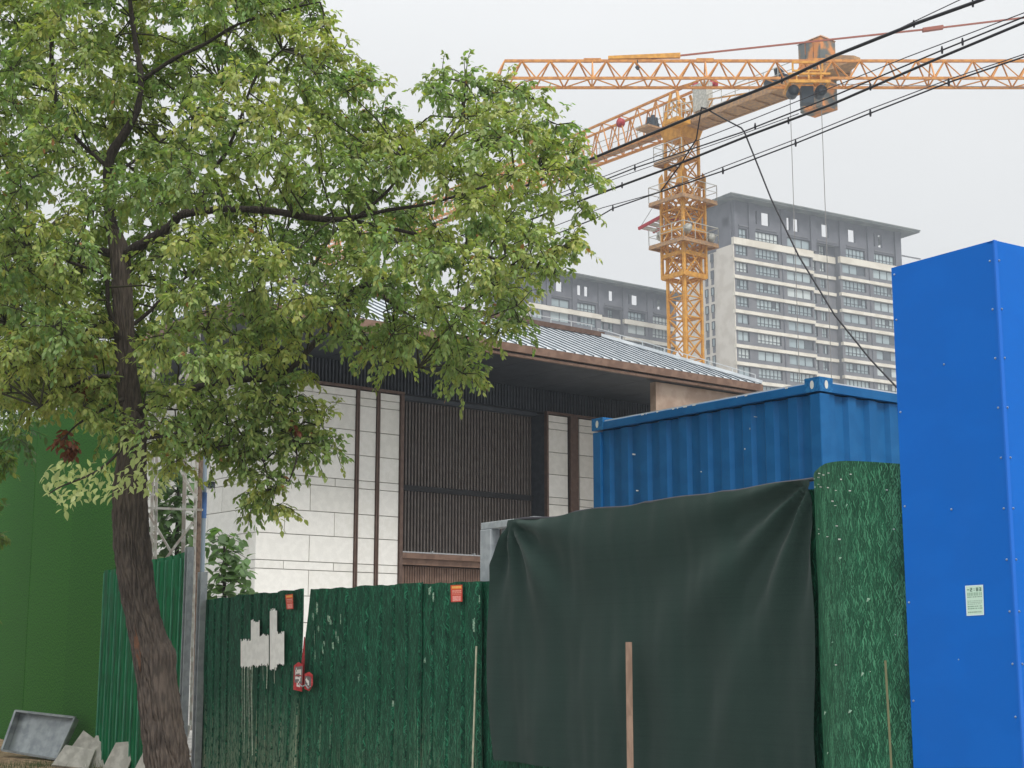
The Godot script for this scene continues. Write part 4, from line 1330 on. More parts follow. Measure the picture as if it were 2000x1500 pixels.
# ---------------------------------------------------------------- things behind and in front of the hoardings
func build_lattice_post():
	var D := 19.2
	var o := thing("lattice_post", "rusty grey lattice steel post standing behind the bright green fence", "post")
	var b := MB.new()
	var gy := 0.3
	for q in [[309, 690, 303, 1120, 0.0, 0.045], [389, 640, 379, 1120, 0.0, 0.045], [367, 640, 357, 1120, 0.55, 0.06], [300, 690, 296, 1120, 0.55, 0.05]]:
		var p0 := at(q[0], q[1], D + q[4])
		var p1 := at(q[2], q[3], D + q[4])
		p1 = p1 + (p1 - p0).normalized() * 1.9
		b.bar(p0, p1, q[5] * 0.72)
	part("upright", b, M.galv_rust, o)
	for q in [[286, 992, 396, 996, -0.06, 0.05], [322, 1094, 377, 1020, -0.1, 0.05], [290, 1003, 336, 1082, 0.3, 0.05], [352, 918, 383, 974, -0.06, 0.045], [318, 900, 376, 812, -0.06, 0.05], [300, 800, 392, 798, -0.06, 0.05], [312, 880, 385, 884, 0.4, 0.05], [318, 786, 378, 700, -0.06, 0.05]]:
		var c := MB.new()
		c.bar(at(q[0], q[1], D + q[4]), at(q[2], q[3], D + q[4]), q[5] * 0.7, q[5] * 0.55)
		part("brace", c, M.galv_rust, o)
	var rp := MB.new()
	rp.bar(at(393, 880, D + 0.1), at(388, 1120, D + 0.1) - Vector3(0, 1.9, 0), 0.05)
	part("rusty_upright", rp, M.rust, o)
	var pb := MB.new()
	pb.tube([at(400, 880, D + 0.2), at(394, 1120, D + 0.2), at(394, 1120, D + 0.2) - Vector3(0, 1.9, 0)], [0.035, 0.035, 0.035], 8)
	var pi := part("drain_pipe", pb, M.pipe_grey, self)
	tag(pi, "thin grey upright pipe with a blue sleeve beside the lattice post", "pipe")
	var ps := MB.new()
	ps.tube([at(398.5, 962, D + 0.2), at(397, 1012, D + 0.2)], [0.04, 0.04], 8)
	part("blue_sleeve", ps, M.pipe_blue, pi)
	var cam := thing("security_camera", "small dark camera on a short arm beside the upright pipe", "camera", Transform3D(Basis.IDENTITY, at(400, 947, D + 0.1)))
	var cb := MB.new()
	cb.span(0.0, 0.05, -0.015, 0.015, -0.015, 0.015)
	part("arm", cb, M.galv, cam)
	cb = MB.new()
	cb.bevel(0.03, 0.12, -0.035, 0.025, -0.06, 0.06, 0.01); cb.span(0.02, 0.13, 0.026, 0.034, -0.07, 0.07)
	part("housing", cb, M.machine, cam)

func build_cables():
	# every line lies in one upright plane behind the hoardings, running along the street
	var pl := FF
	var zc := -3.5
	var lines := [
		["thick black overhead cable, the highest of the bundle, passing before the crane's rear arm", 0.016, [[1990, -32], [1916, 0], [1785, 47], [1632, 108], [1527, 157], [1370, 220], [1170, 304], [966, 388], [700, 497], [350, 640]], M.cable],
		["thin wire carrying the highest thick cable", 0.0045, [[1960, -40], [1874, 0], [1722, 72], [1620, 114], [1500, 166]], M.cable_thin],
		["thin carrier wire above the middle cable bundle", 0.0045, [[2100, -18], [2000, 25], [1770, 112], [1475, 231], [1244, 320], [1134, 362], [800, 490]], M.cable_thin],
		["medium black cable of the middle bundle, touching the drop wire knot", 0.007, [[2100, -12], [2000, 33], [1840, 98], [1622, 190], [1450, 258], [1240, 328], [1164, 358], [800, 500]], M.cable],
		["thick black cable along the underside of the middle bundle", 0.012, [[2100, 2], [2000, 44], [1837, 112], [1622, 205], [1454, 268], [1296, 332], [1150, 386], [980, 450], [700, 560]], M.cable],
		["thin line between the two cables of the middle bundle", 0.004, [[1560, 222], [1400, 280], [1250, 332], [1120, 378], [900, 462]], M.cable_thin],
		["lowest overhead cable, strung with small black clips", 0.007, [[2100, 68], [2000, 111], [1853, 161], [1700, 221], [1554, 280], [1412, 334], [1286, 376], [1197, 407], [1165, 426], [900, 530]], M.cable],
		["thin wire just above the clipped lowest cable", 0.0045, [[2100, 62], [2000, 106], [1853, 155], [1700, 213], [1554, 272], [1412, 326], [1286, 376], [1176, 406], [900, 512]], M.cable_thin],
		["black drop wire hanging from the cable bundle down to the container", 0.008, [[1370, 210], [1378, 212], [1412, 231], [1448, 250], [1454, 258], [1475, 310], [1506, 388], [1559, 498], [1630, 615], [1700, 702], [1752, 757]], M.cable],
		["short black wire slanting from the top cable to the lowest one", 0.007, [[1370, 210], [1366, 235], [1360, 272], [1330, 320], [1291, 373]], M.cable],
	]
	for l in lines:
		var pts := []
		var rad := []
		for q in l[2]:
			pts.append(on_plane(pl, q[0], q[1], zc)); rad.append(l[1])
		if l[2][0][0] > 1950:                # runs on towards the next pole, past the edge of the picture
			for k in 3:
				pts.push_front(pts[0] + (pts[0] - pts[1]).normalized() * 3.0); rad.append(l[1])
		var b := MB.new()
		b.tube(pts, rad, 7)
		var o := part("overhead_cable", b, l[3], self)
		o.transform = FF
		tag(o, l[0], "cable", "overhead cables")
		var clips := []
		if l[0].begins_with("lowest"): clips = [[1853, 161], [1700, 221], [1554, 280], [1412, 334], [1197, 407]]
		elif l[0].begins_with("thick black overhead"): clips = [[1785, 47], [1900, 7], [1527, 157]]
		elif l[0].begins_with("medium"): clips = [[1840, 98], [1475, 247], [1240, 328], [1880, 82]]
		elif l[0].begins_with("thick black cable along"): clips = [[1540, 236], [1700, 170], [1215, 362]]
		for q in clips:
			var c := MB.new()
			var p := on_plane(pl, q[0], q[1], zc)
			c.tube([p + Vector3(0.0, 0.035, 0), p + Vector3(0, 0.0, 0.0), p - Vector3(0, 0.03, 0)], [0.006, 0.012, 0.008], 7)
			part("clip", c, M.cable, o)

func leaning(called: String, px: Array, d0: float, d1: float, th: float, m: Material) -> MeshInstance3D:
	# a slab seen at these photo corners (lower left, lower right, upper right, upper left), leaning back from d0 to d1
	var p := [at(px[0][0], px[0][1], d0), at(px[1][0], px[1][1], d0), at(px[2][0], px[2][1], d1), at(px[3][0], px[3][1], d1)]
	var n: Vector3 = (p[2] - p[0]).cross(p[3] - p[1]).normalized() * -th
	var b := MB.new()
	var c: float = minf(0.006, th * 0.3)
	var ctr: Vector3 = (p[0] + p[1] + p[2] + p[3]) / 4.0
	var f := []
	for q in p: f.append(q + (ctr - q).normalized() * c)
	var k := n.normalized() * c
	b.quad(f[0], f[1], f[2], f[3])
	for i in 4:
		var j := (i + 1) % 4
		b.quad(p[i] + k, p[j] + k, f[j], f[i])
		b.quad(p[i] + n, p[j] + n, p[j] + k, p[i] + k)
	b.quad(p[3] + n, p[2] + n, p[1] + n, p[0] + n)
	return part(called, b, m, self)

func build_litter():
	var list := [
		["stone_slab", [[100, 1494], [172, 1501], [187, 1464], [128, 1454]], 17.6, 17.8, "pale paving slab in front of the leaning pile, next to the metal tray", M.slab],
		["stone_slab", [[112, 1496], [174, 1502], [197, 1451], [163, 1426]], 17.8, 18.0, "tilted pale slab behind the front slab, one corner pointing up", M.slab],
		["stone_slab", [[150, 1502], [200, 1501], [229, 1438], [187, 1436]], 17.72, 17.92, "pale slab leaning at the right end of the stack of slabs", M.slab],
		["stone_slab", [[200, 1500], [248, 1505], [273, 1446], [226, 1450]], 17.0, 17.15, "single pale slab leaning between the stack and the trunk", M.slab],
		["stone_slab", [[250, 1525], [312, 1528], [330, 1450], [289, 1451]], 16.2, 16.4, "pale slab half hidden behind the foot of the trunk", M.slab],
		["stone_slab", [[320, 1520], [345, 1520], [373, 1416], [345, 1414]], 15.8, 16.0, "narrow pale slab leaning at the right of the trunk", M.slab]]
	for q in list:
		var s := leaning(q[0], q[1], q[2], q[3], 0.028, q[5])
		tag(s, q[4], "slab", "paving slabs dumped by the fence")
	# metal tray: a shallow box standing on edge
	var c := [at(4, 1465, 18.9), at(110, 1483, 18.3), at(147, 1401, 18.45), at(31, 1388, 19.1)]
	var n: Vector3 = (c[2] - c[0]).cross(c[3] - c[1]).normalized() * -0.075
	var o := thing("metal_tray", "shallow grey sheet-metal tray standing on edge against the turf wall", "tray")
	var b := MB.new()
	var ctr: Vector3 = (c[0] + c[1] + c[2] + c[3]) / 4.0
	var back := []
	for q in c: back.append(q + n + (ctr - q) * 0.02)
	b.quad(back[0], back[1], back[2], back[3])
	part("base_plate", b, M.tray, o)
	b = MB.new()
	for i in 4:
		var j := (i + 1) % 4
		b.quad(c[i], c[j], back[j], back[i])
		var w0: Vector3 = (ctr - c[i]).normalized() * 0.004 - n * 0.08
		var w1: Vector3 = (ctr - c[j]).normalized() * 0.004 - n * 0.08
		b.bar(c[i], c[j], 0.03, 0.022)
		b.quad(c[j] + w1, c[i] + w0, back[i] + w0, back[j] + w1)
	part("rim", b, M.tray, o)
	# grass, grit and dead leaves on the ground along the wall
	var r := RandomNumberGenerator.new()
	r.seed = 44
	var g := MB.new()
	for k in 900:
		var px := [[78, 1478, 16.0], [70, 1476, 26.0], [262, 1484, 8.0], [200, 1497, 22.0], [330, 1500, 26.0], [20, 1470, 20.0]][r.randi() % 6] as Array
		var p := at(px[0] + r.randfn() * px[2], px[1], 17.6 + r.randf_range(-0.2, 0.4))
		p.y = ground_y(-p.z) - 0.005
		var h := r.randf_range(0.03, 0.13)
		var d := Vector3(r.randfn(), 0, r.randfn()) * 0.025
		var w := Vector3(r.randf_range(-1, 1), 0, r.randf_range(-1, 1)).normalized() * 0.004
		g.tri(p - w, p + w, p + d + Vector3(0, h, 0))
	var grass := plain(c8(74, 96, 50), 0.9)
	var go := part("grass", g, grass, self)
	tag(go, "thin green weeds growing at the foot of the slabs and tray", "grass")
	stuff(go)
	var l := MB.new()
	for k in 700:
		var p := at(r.randf_range(-60, 420), 1490, r.randf_range(16.2, 20.0))
		p.y = ground_y(-p.z) + 0.002
		var s := r.randf_range(0.008, 0.035)
		var a := r.randf() * TAU
		var e := Vector3(cos(a), 0, sin(a)) * s
		var f := Vector3(-sin(a), 0, cos(a)) * s * r.randf_range(0.4, 0.9)
		var up := Vector3(0, r.randf_range(0.004, 0.02), 0)
		l.tri(p - e, p + f, p + up + e * 0.2); l.tri(p + f, p + e, p + up + e * 0.2); l.tri(p + e, p - f, p + up + e * 0.2); l.tri(p - f, p - e, p + up + e * 0.2)
	var lo := part("litter", l, M.debris, self)
	tag(lo, "crumbs of earth and dry leaves strewn on the sandy ground", "litter")
	stuff(lo)

# ---------------------------------------------------------------- trees
var leaf_mesh_: ArrayMesh

func leaf_mesh(broad: float) -> ArrayMesh:
	# one metre long, tip at +y, folded along the midrib and curling back
	var b := MB.new()
	var st := [[0.0, 0.02], [0.22, 0.75], [0.45, 1.0], [0.7, 0.72], [0.88, 0.3], [1.0, 0.0]]
	var mid := []
	var lf := []
	var rt := []
	for s in st:
		var y: float = s[0]
		var z := -0.22 * y * y
		mid.append(Vector3(0, y, z)); lf.append(Vector3(-s[1] * broad, y, z + 0.1 * s[1] * broad * 2.0)); rt.append(Vector3(s[1] * broad, y, z + 0.1 * s[1] * broad * 2.0))
	for i in st.size() - 1:
		if i < st.size() - 2:
			b.quad(lf[i], mid[i], mid[i + 1], lf[i + 1]); b.quad(mid[i], rt[i], rt[i + 1], mid[i + 1])
		else:
			b.tri(lf[i], mid[i], mid[i + 1]); b.tri(mid[i], rt[i], mid[i + 1])
	return b.commit()

func leaf_material(c: Color, own_colour := false) -> StandardMaterial3D:
	var m := StandardMaterial3D.new()
	m.albedo_color = c
	m.vertex_color_use_as_albedo = own_colour
	m.roughness = 0.5
	m.cull_mode = BaseMaterial3D.CULL_DISABLED
	m.backlight_enabled = true
	m.backlight = Color(0.95, 1.0, 0.7)
	return m

func leaf_basis(dir: Vector3, up: Vector3, length: float) -> Basis:
	var y := dir.normalized()
	var x := y.cross(up)
	if x.length() < 0.05: x = y.cross(Vector3(0.3, 0.2, 0.9))
	x = x.normalized()
	return Basis(x * length, y * length, x.cross(y) * length)

func crown_points(poly: PackedVector2Array, step: float, r: RandomNumberGenerator, holes: Array, inset: float) -> Array:
	var lo := Vector2(1e9, 1e9)
	var hi := -lo
	for p in poly:
		lo = lo.min(p); hi = hi.max(p)
	var out := []
	var y := lo.y
	while y < hi.y:
		var x := lo.x
		while x < hi.x:
			var p := Vector2(x + r.randf_range(-0.5, 0.5) * step, y + r.randf_range(-0.5, 0.5) * step)
			if Geometry2D.is_point_in_polygon(p, poly):
				var e := 1e9
				for i in poly.size():
					e = minf(e, p.distance_to(Geometry2D.get_closest_point_to_segment(p, poly[i], poly[(i + 1) % poly.size()])))
				var ok := e > inset
				for h in holes:
					if p.distance_to(Vector2(h[0], h[1])) < h[2]: ok = false
				if ok: out.append([p, e])
			x += step
		y += step
	return out

func clump(c: Vector3, rad: float, twigs: int, per: int, size: float, tone: Color, r: RandomNumberGenerator, xf: Array, col: Array, wood: MB, droop: float):
	for t in twigs:
		var d := Vector3(r.randfn(), r.randfn() * 0.75 + 0.12, r.randfn()).normalized()
		var l := rad * r.randf_range(0.55, 1.1)
		var mid := c + d * l * 0.55 + Vector3(0, 0.02, 0)
		var end := c + d * l - Vector3(0, l * 0.22 * droop, 0)
		if t % 2 == 0: wood.tube([c, mid, end], [0.0055, 0.004, 0.002], 3, false)
		for k in per:
			var q := pow(float(k + 1) / per, 0.7)
			var p := (c.lerp(mid, q * 2.0) if q < 0.5 else mid.lerp(end, q * 2.0 - 1.0))
			var side := Vector3(r.randfn(), r.randfn() * 0.4, r.randfn()).normalized()
			var ld := (d * 0.55 + side * 0.8 + Vector3(0, -0.62 * droop, 0)).normalized()
			var up := (Vector3(0, 1, 0) + Vector3(r.randfn(), r.randfn(), r.randfn()) * 0.45).normalized()
			var s := size * r.randf_range(0.65, 1.2)
			xf.append(Transform3D(leaf_basis(ld, up, s), p + ld * 0.012))
			var v := r.randf_range(0.72, 1.28)
			var cc := tone * v
			cc.r *= r.randf_range(0.88, 1.15)
			var odd := r.randf()
			if odd < 0.003: cc = Color(0.4, 0.19, 0.08)
			elif odd < 0.02: cc = Color(0.42, 0.42, 0.1)
			cc.a = 1.0
			col.append(cc)

func foliage(called: String, broad: float, xf: Array, col: Array, parent: Node) -> MeshInstance3D:
	# all leaves of a crown as one mesh: eight small faces a leaf, folded along the midrib and curling back
	var base := [Vector3(0, 0, 0), Vector3(-broad * 0.85, 0.33, 0.1 * broad), Vector3(0, 0.36, -0.02), Vector3(broad * 0.85, 0.33, 0.1 * broad), Vector3(-broad * 0.72, 0.68, -0.05), Vector3(0, 0.7, -0.1), Vector3(broad * 0.72, 0.68, -0.05), Vector3(0, 1, -0.2)]
	var nb := [Vector3(0, 0, 1), Vector3(0.25, 0, 1), Vector3(0, 0.1, 1), Vector3(-0.25, 0, 1), Vector3(0.25, 0.2, 1), Vector3(0, 0.25, 1), Vector3(-0.25, 0.2, 1), Vector3(0, 0.35, 1)]
	var fi := [0, 1, 2, 0, 2, 3, 1, 4, 5, 1, 5, 2, 2, 5, 6, 2, 6, 3, 4, 7, 5, 5, 7, 6]
	var n := xf.size()
	var v := PackedVector3Array()
	var nn := PackedVector3Array()
	var cc := PackedColorArray()
	var ix := PackedInt32Array()
	v.resize(n * 8); nn.resize(n * 8); cc.resize(n * 8); ix.resize(n * 24)
	for i in n:
		var t: Transform3D = xf[i]
		var c: Color = col[i]
		var k := i * 8
		for j in 8:
			v[k + j] = t * base[j]
			nn[k + j] = (t.basis * nb[j]).normalized()
			cc[k + j] = c
		for j in 24: ix[i * 24 + j] = k + fi[j]
	var a := []
	a.resize(Mesh.ARRAY_MAX)
	a[Mesh.ARRAY_VERTEX] = v; a[Mesh.ARRAY_NORMAL] = nn; a[Mesh.ARRAY_COLOR] = cc; a[Mesh.ARRAY_INDEX] = ix
	var m := ArrayMesh.new()
	m.add_surface_from_arrays(Mesh.PRIMITIVE_TRIANGLES, a)
	var o := put(called, m, leaf_material(Color.WHITE, true), parent)
	stuff(o)
	return o

func limb_pts(list: Array, k: float) -> Array:
	# [x, y, depth, half width in pixels] -> [points, radii], smoothed
	var p := []
	var rd := []
	var raw := []
	for q in list: raw.append([at(q[0], q[1], q[2]), q[3] * q[2] / 3047.0 * k])
	for i in raw.size() - 1:
		var a: Vector3 = raw[maxi(i - 1, 0)][0]
		var b: Vector3 = raw[i][0]
		var c: Vector3 = raw[i + 1][0]
		var d: Vector3 = raw[mini(i + 2, raw.size() - 1)][0]
		for s in 5:
			var t := s / 5.0
			p.append(b.cubic_interpolate(c, a, d, t)); rd.append(lerpf(raw[i][1], raw[i + 1][1], t) * (1.0 + (0.16 if k < 1.0 else 0.03) * sin(i * 2.7 + s * 1.9) * sin(i * 1.3 + s * 0.8)))
	p.append(raw[-1][0]); rd.append(raw[-1][1])
	return [p, rd]

func build_tree():
	var r := RandomNumberGenerator.new()
	r.seed = 2024
	var D := 14.0
	var o := thing("street_tree", "large leafy street tree with a leaning furrowed trunk in front of the hoardings", "tree")
	# trunk: furrowed bark as relief
	var tl := [[352, 1640, D, 52.0], [338, 1560, D, 46.0], [329, 1500, D, 43.0], [315, 1400, D, 39.0], [303, 1310, D, 37.0], [285, 1230, D, 34.0], [268, 1150, D, 34.0], [257, 1050, D, 34.5], [254, 963, D, 33.0], [258, 880, D, 27.0], [258, 816, D, 24.0], [246, 712, D, 20.0], [240, 600, D, 19.5], [236, 520, D, 20.0], [231, 480, D, 19.0], [222, 450, D, 14.0]]
	var tp := limb_pts(tl, 1.0)
	var bn := FastNoiseLite.new()
	bn.seed = 6; bn.frequency = 1.0; bn.fractal_octaves = 3
	var b := MB.new()
	var rows := 240
	var sides := 216
	var cum := [0.0]
	for i in range(1, tp[0].size()): cum.append(cum[-1] + tp[0][i].distance_to(tp[0][i - 1]))
	var total: float = cum[-1]
	var seg := [0]
	b.grid(func(s: float, t: float):
		var want: float = t * total
		if want < cum[seg[0]]: seg[0] = 0
		while seg[0] < cum.size() - 2 and cum[seg[0] + 1] < want: seg[0] += 1
		var i: int = seg[0]
		var f := clampf((want - cum[i]) / maxf(cum[i + 1] - cum[i], 1e-5), 0, 1)
		var c: Vector3 = tp[0][i].lerp(tp[0][i + 1], f)
		var rad: float = lerpf(tp[1][i], tp[1][i + 1], f)
		var a: float = s * TAU
		var dx := cos(a)
		var dz := -sin(a)
		var h: float = want
		# furrows: some twenty ridges that wander, fork and break up the trunk
		var ph := 3.2 * bn.get_noise_3d(dx * 0.9, h * 1.1, dz * 0.9) + 1.3 * bn.get_noise_3d(dx * 2.2 + 9.0, h * 3.0, dz * 2.2)
		var rg := absf(sin(12.0 * a + ph * 1.5))
		var br := bn.get_noise_3d(dx * 6.0, h * 9.0, dz * 6.0)
		# an old healed wound on the right face is smooth
		var heal := exp(-pow((h - 1.34) / 0.22, 4)) * smoothstep(0.72, 0.9, dx * 0.62 + dz * 0.78)
		var rr := rad * (1.0 + (1.0 - heal) * (0.2 * (pow(rg, 0.4) - 0.82) + 0.09 * br))
		# a swelling on the right side above the old wound
		var bump := exp(-pow((h - 1.66) / 0.14, 2)) * maxf(0.0, dx) * 0.045
		rr += bump
		return [c + Vector3(dx * rr, 0, dz * rr), Vector2(s * 3.0, h)], sides, rows)
	part("trunk", b, M.bark, o)
	var wound := MB.new()
	wound.grid(func(s: float, t: float):
		var y := lerpf(1312, 1225, t)
		var w := sin(PI * clampf(t, 0.02, 0.98)) * 5.5
		var p := at(lerpf(274, 263, t) + (s - 0.5) * 2.0 * w, y, D - 0.16 + 0.035 * (1.0 - s))
		return [p, Vector2(s, t)], 4, 10)
	part("bark_wound", wound, M.scar_red, o)
	# limbs traced from the photograph; depth chosen so that the crown is as deep as wide
	var limbs := [
		[[233, 500, 14.0, 20], [218, 440, 14.0, 16], [213, 390, 14.1, 14], [215, 310, 14.1, 13], [245, 258, 14.1, 11], [268, 215, 14.1, 9], [275, 150, 14.1, 8], [264, 80, 14.2, 7], [254, 0, 14.3, 6], [250, -110, 14.3, 4], [262, -240, 14.4, 2]],
		[[275, 158, 14.1, 6], [340, 115, 14.0, 5.5], [400, 86, 13.9, 5], [470, 45, 13.8, 4], [560, 18, 13.7, 3], [625, 4, 13.6, 2]],
		[[240, 500, 14.0, 18], [270, 482, 13.9, 15], [330, 444, 13.8, 13], [352, 420, 13.7, 11], [400, 412, 13.7, 10], [450, 408, 13.6, 9], [530, 412, 13.5, 10], [600, 424, 13.4, 9], [668, 428, 13.3, 7], [760, 410, 13.3, 5], [850, 395, 13.4, 4], [960, 360, 13.5, 3], [1060, 330, 13.6, 2]],
		[[668, 428, 13.3, 6], [735, 440, 13.4, 5], [830, 462, 13.5, 4.5], [930, 492, 13.6, 4], [1000, 518, 13.7, 3], [1050, 526, 13.8, 2]],
		[[700, 424, 13.3, 5], [760, 370, 13.3, 4], [800, 320, 13.3, 4], [860, 290, 13.3, 3], [900, 230, 13.4, 3], [910, 150, 13.4, 2]],
		[[390, 412, 13.7, 6], [410, 340, 13.6, 5], [440, 300, 13.5, 5], [470, 230, 13.5, 4], [500, 150, 13.5, 3], [560, 90, 13.5, 2]],
		[[255, 806, 14.0, 12], [330, 780, 13.8, 9], [400, 752, 13.7, 8.5], [480, 741, 13.6, 9], [552, 733, 13.6, 8], [610, 676, 13.7, 8], [660, 615, 13.8, 10], [704, 560, 13.9, 8], [790, 535, 14.0, 5], [880, 520, 14.1, 3], [990, 600, 14.1, 2]],
		[[548, 735, 13.6, 4], [545, 790, 13.5, 4], [562, 830, 13.4, 3], [580, 890, 13.3, 2.5], [560, 950, 13.3, 1.5]],
		[[500, 740, 13.6, 3], [498, 800, 13.5, 2.5], [505, 860, 13.4, 2], [530, 960, 13.4, 1.2]],
		[[232, 660, 13.9, 8], [212, 600, 13.8, 6], [205, 540, 13.7, 5], [160, 520, 13.6, 4], [115, 505, 13.5, 3], [50, 480, 13.5, 2]],
		[[236, 500, 14.0, 14], [205, 492, 14.0, 11], [180, 482, 14.0, 8], [162, 490, 13.9, 6], [150, 520, 13.9, 4], [100, 600, 13.8, 2]],
		[[238, 650, 14.1, 6], [290, 610, 14.3, 5], [340, 560, 14.5, 4], [420, 510, 14.7, 3], [540, 500, 14.9, 2]],
		[[220, 620, 14.1, 5], [150, 650, 14.3, 3.5], [80, 645, 14.4, 2.5], [10, 630, 14.5, 2]],
		[[215, 330, 14.1, 6], [150, 270, 14.3, 5], [110, 200, 14.5, 7], [100, 90, 14.6, 6], [108, 0, 14.6, 4], [110, -120, 14.6, 2]],
		[[110, 75, 14.6, 4], [60, 60, 14.6, 3], [0, 45, 14.6, 2.5], [-60, 30, 14.6, 2]],
		[[214, 350, 14.1, 5], [280, 300, 14.5, 4], [360, 240, 14.9, 3], [430, 160, 15.2, 2]],
		[[258, 850, 13.8, 5], [235, 880, 13.5, 4], [190, 920, 13.2, 3], [120, 950, 13.0, 2], [95, 965, 13.0, 1.2]],
		[[262, 860, 13.8, 5], [330, 850, 13.6, 4], [380, 840, 13.4, 3], [430, 880, 13.3, 2]],
		[[236, 740, 13.8, 6], [190, 735, 13.5, 5], [130, 760, 13.3, 3.5], [70, 800, 13.2, 2]],
		[[240, 780, 13.8, 6], [200, 800, 13.5, 4], [150, 830, 13.4, 2.5], [120, 860, 13.3, 1.5]],
		[[704, 560, 13.9, 5], [680, 640, 13.7, 3.5], [740, 700, 13.5, 2.5], [830, 720, 13.4, 1.6]],
		[[715, 555, 13.9, 5], [790, 610, 13.8, 3.5], [880, 650, 13.7, 2.5], [940, 660, 13.7, 1.6]],
	]
	var anchors := []
	for l in limbs:
		var q := limb_pts(l, 0.8)
		var lb := MB.new()
		lb.tube(q[0], q[1], 9)
		part("branch", lb, M.limb, o)
		for i in q[0].size(): anchors.append(q[0][i])
	# crown
	var poly := PackedVector2Array([Vector2(-160, -260), Vector2(420, -260), Vector2(560, -120), Vector2(640, -40), Vector2(655, 40), Vector2(705, 62), Vector2(722, 110), Vector2(755, 150), Vector2(742, 196), Vector2(770, 214), Vector2(800, 186), Vector2(812, 150), Vector2(845, 106), Vector2(905, 118), Vector2(965, 106), Vector2(1040, 158), Vector2(1094, 196), Vector2(1150, 268), Vector2(1180, 330), Vector2(1182, 372), Vector2(1160, 398), Vector2(1184, 440), Vector2(1180, 496), Vector2(1120, 532), Vector2(1090, 570), Vector2(1060, 622), Vector2(1050, 664), Vector2(970, 700), Vector2(950, 748), Vector2(905, 782), Vector2(835, 762), Vector2(785, 804), Vector2(735, 790), Vector2(716, 725), Vector2(650, 712), Vector2(606, 748), Vector2(640, 800), Vector2(706, 850), Vector2(690, 902), Vector2(650, 940), Vector2(600, 970), Vector2(566, 1024), Vector2(484, 1018), Vector2(474, 965), Vector2(440, 934), Vector2(400, 930), Vector2(330, 945), Vector2(250, 905), Vector2(190, 862), Vector2(120, 840), Vector2(60, 846), Vector2(10, 820), Vector2(-160, 800)])
	var holes := [[745, 135, 30], [385, 190, 12], [480, 190, 26], [130, 340, 22], [120, 372, 22], [490, 330, 14], [288, 610, 30], [880, 425, 30], [958, 420, 24], [1010, 400, 22], [560, 560, 20], [900, 350, 20], [600, 1000, 1], [930, 560, 18], [860, 720, 1], [470, 780, 12], [440, 850, 16], [1000, 620, 8], [820, 640, 12], [690, 690, 20], [640, 700, 16]]
	var xf := []
	var col := []
	var wood := MB.new()
	var n := 0
	var bare := [[Vector2(246, 770), Vector2(236, 500), 56.0], [Vector2(240, 492), Vector2(340, 436), 42.0], [Vector2(215, 300), Vector2(268, 215), 42.0], [Vector2(270, 210), Vector2(255, 0), 38.0], [Vector2(285, 150), Vector2(470, 45), 34.0], [Vector2(450, 408), Vector2(660, 428), 34.0], [Vector2(600, 424), Vector2(790, 410), 20.0], [Vector2(262, 800), Vector2(270, 900), 40.0]]
	for layer in 3:
		for q in crown_points(poly, [60.0, 64.0, 66.0][layer], r, holes, [20.0, 24.0, 60.0][layer]):
			var p: Vector2 = q[0]
			var e: float = q[1]
			var th := clampf(0.25 + e / 110.0, 0.25, 2.0)
			var dd: float = [-0.75, 0.1, 0.9][layer] * th + r.randf_range(-0.3, 0.3) * th
			var low := clampf((p.y - 700.0) / 60.0, 0, 1) * clampf((p.x - 380.0) / 40.0, 0, 1)
			dd *= lerpf(1.0, 0.35, low)
			# the trunk and two limbs stand clear in front of the foliage
			for sg in bare:
				if p.distance_to(Geometry2D.get_closest_point_to_segment(p, sg[0], sg[1])) < sg[2]: dd = r.randf_range(0.5, 1.7)
			var c := at(p.x, p.y, 13.9 - 0.35 * low + dd)
			# each spray has its own hue: fresh yellow-green shoots or older, bluer leaves, at random
			var tone := Color(0.23, 0.34, 0.125).lerp(Color(0.43, 0.47, 0.15), pow(r.randf(), 1.3))
			if p.x < 160 and p.y > 680: tone = tone.lerp(Color(0.42, 0.44, 0.14), 0.5)
			var near := 1e9
			var best: Vector3 = c
			for k in range(0, anchors.size(), 2):
				var ds: float = c.distance_squared_to(anchors[k])
				if ds < near:
					near = ds; best = anchors[k]
			var mid := best.lerp(c, 0.5) + Vector3(r.randf_range(-0.08, 0.08), 0.06, r.randf_range(-0.08, 0.08))
			if near < 0.9: wood.tube([best, mid, c], [0.010, 0.008, 0.005], 4, false)
			clump(c, r.randf_range(0.2, 0.36), 13, 15, 0.062, tone, r, xf, col, wood, 1.0)
			n += 1
	# the low left side hangs fuller
	for q in crown_points(PackedVector2Array([Vector2(18, 640), Vector2(200, 620), Vector2(215, 760), Vector2(190, 850), Vector2(110, 838), Vector2(60, 842), Vector2(22, 820)]), 42.0, r, [[132, 858, 30]], 6.0):
		var p: Vector2 = q[0]
		clump(at(p.x, p.y, 13.6 + r.randf_range(-0.7, 0.7)), r.randf_range(0.18, 0.3), 12, 14, 0.066, Color(0.27, 0.35, 0.11).lerp(Color(0.44, 0.47, 0.15), r.randf()), r, xf, col, wood, 1.1)
	# two withered sprays and dead twigs
	for q in [[132, 858, 13.4, 0.16, 8], [128, 880, 13.4, 0.1, 5], [176, 752, 13.5, 0.12, 5], [150, 762, 13.5, 0.08, 4], [578, 835, 13.3, 0.05, 2]]:
		clump(at(q[0], q[1], q[2]), q[3], q[4], 10, 0.07, Color(0.22, 0.08, 0.045), r, xf, col, wood, 1.4)
	stuff(part("twigs", wood, M.twig, o))
	var lm := leaf_mesh(0.24)
	foliage("crown", 0.3, xf, col, o)
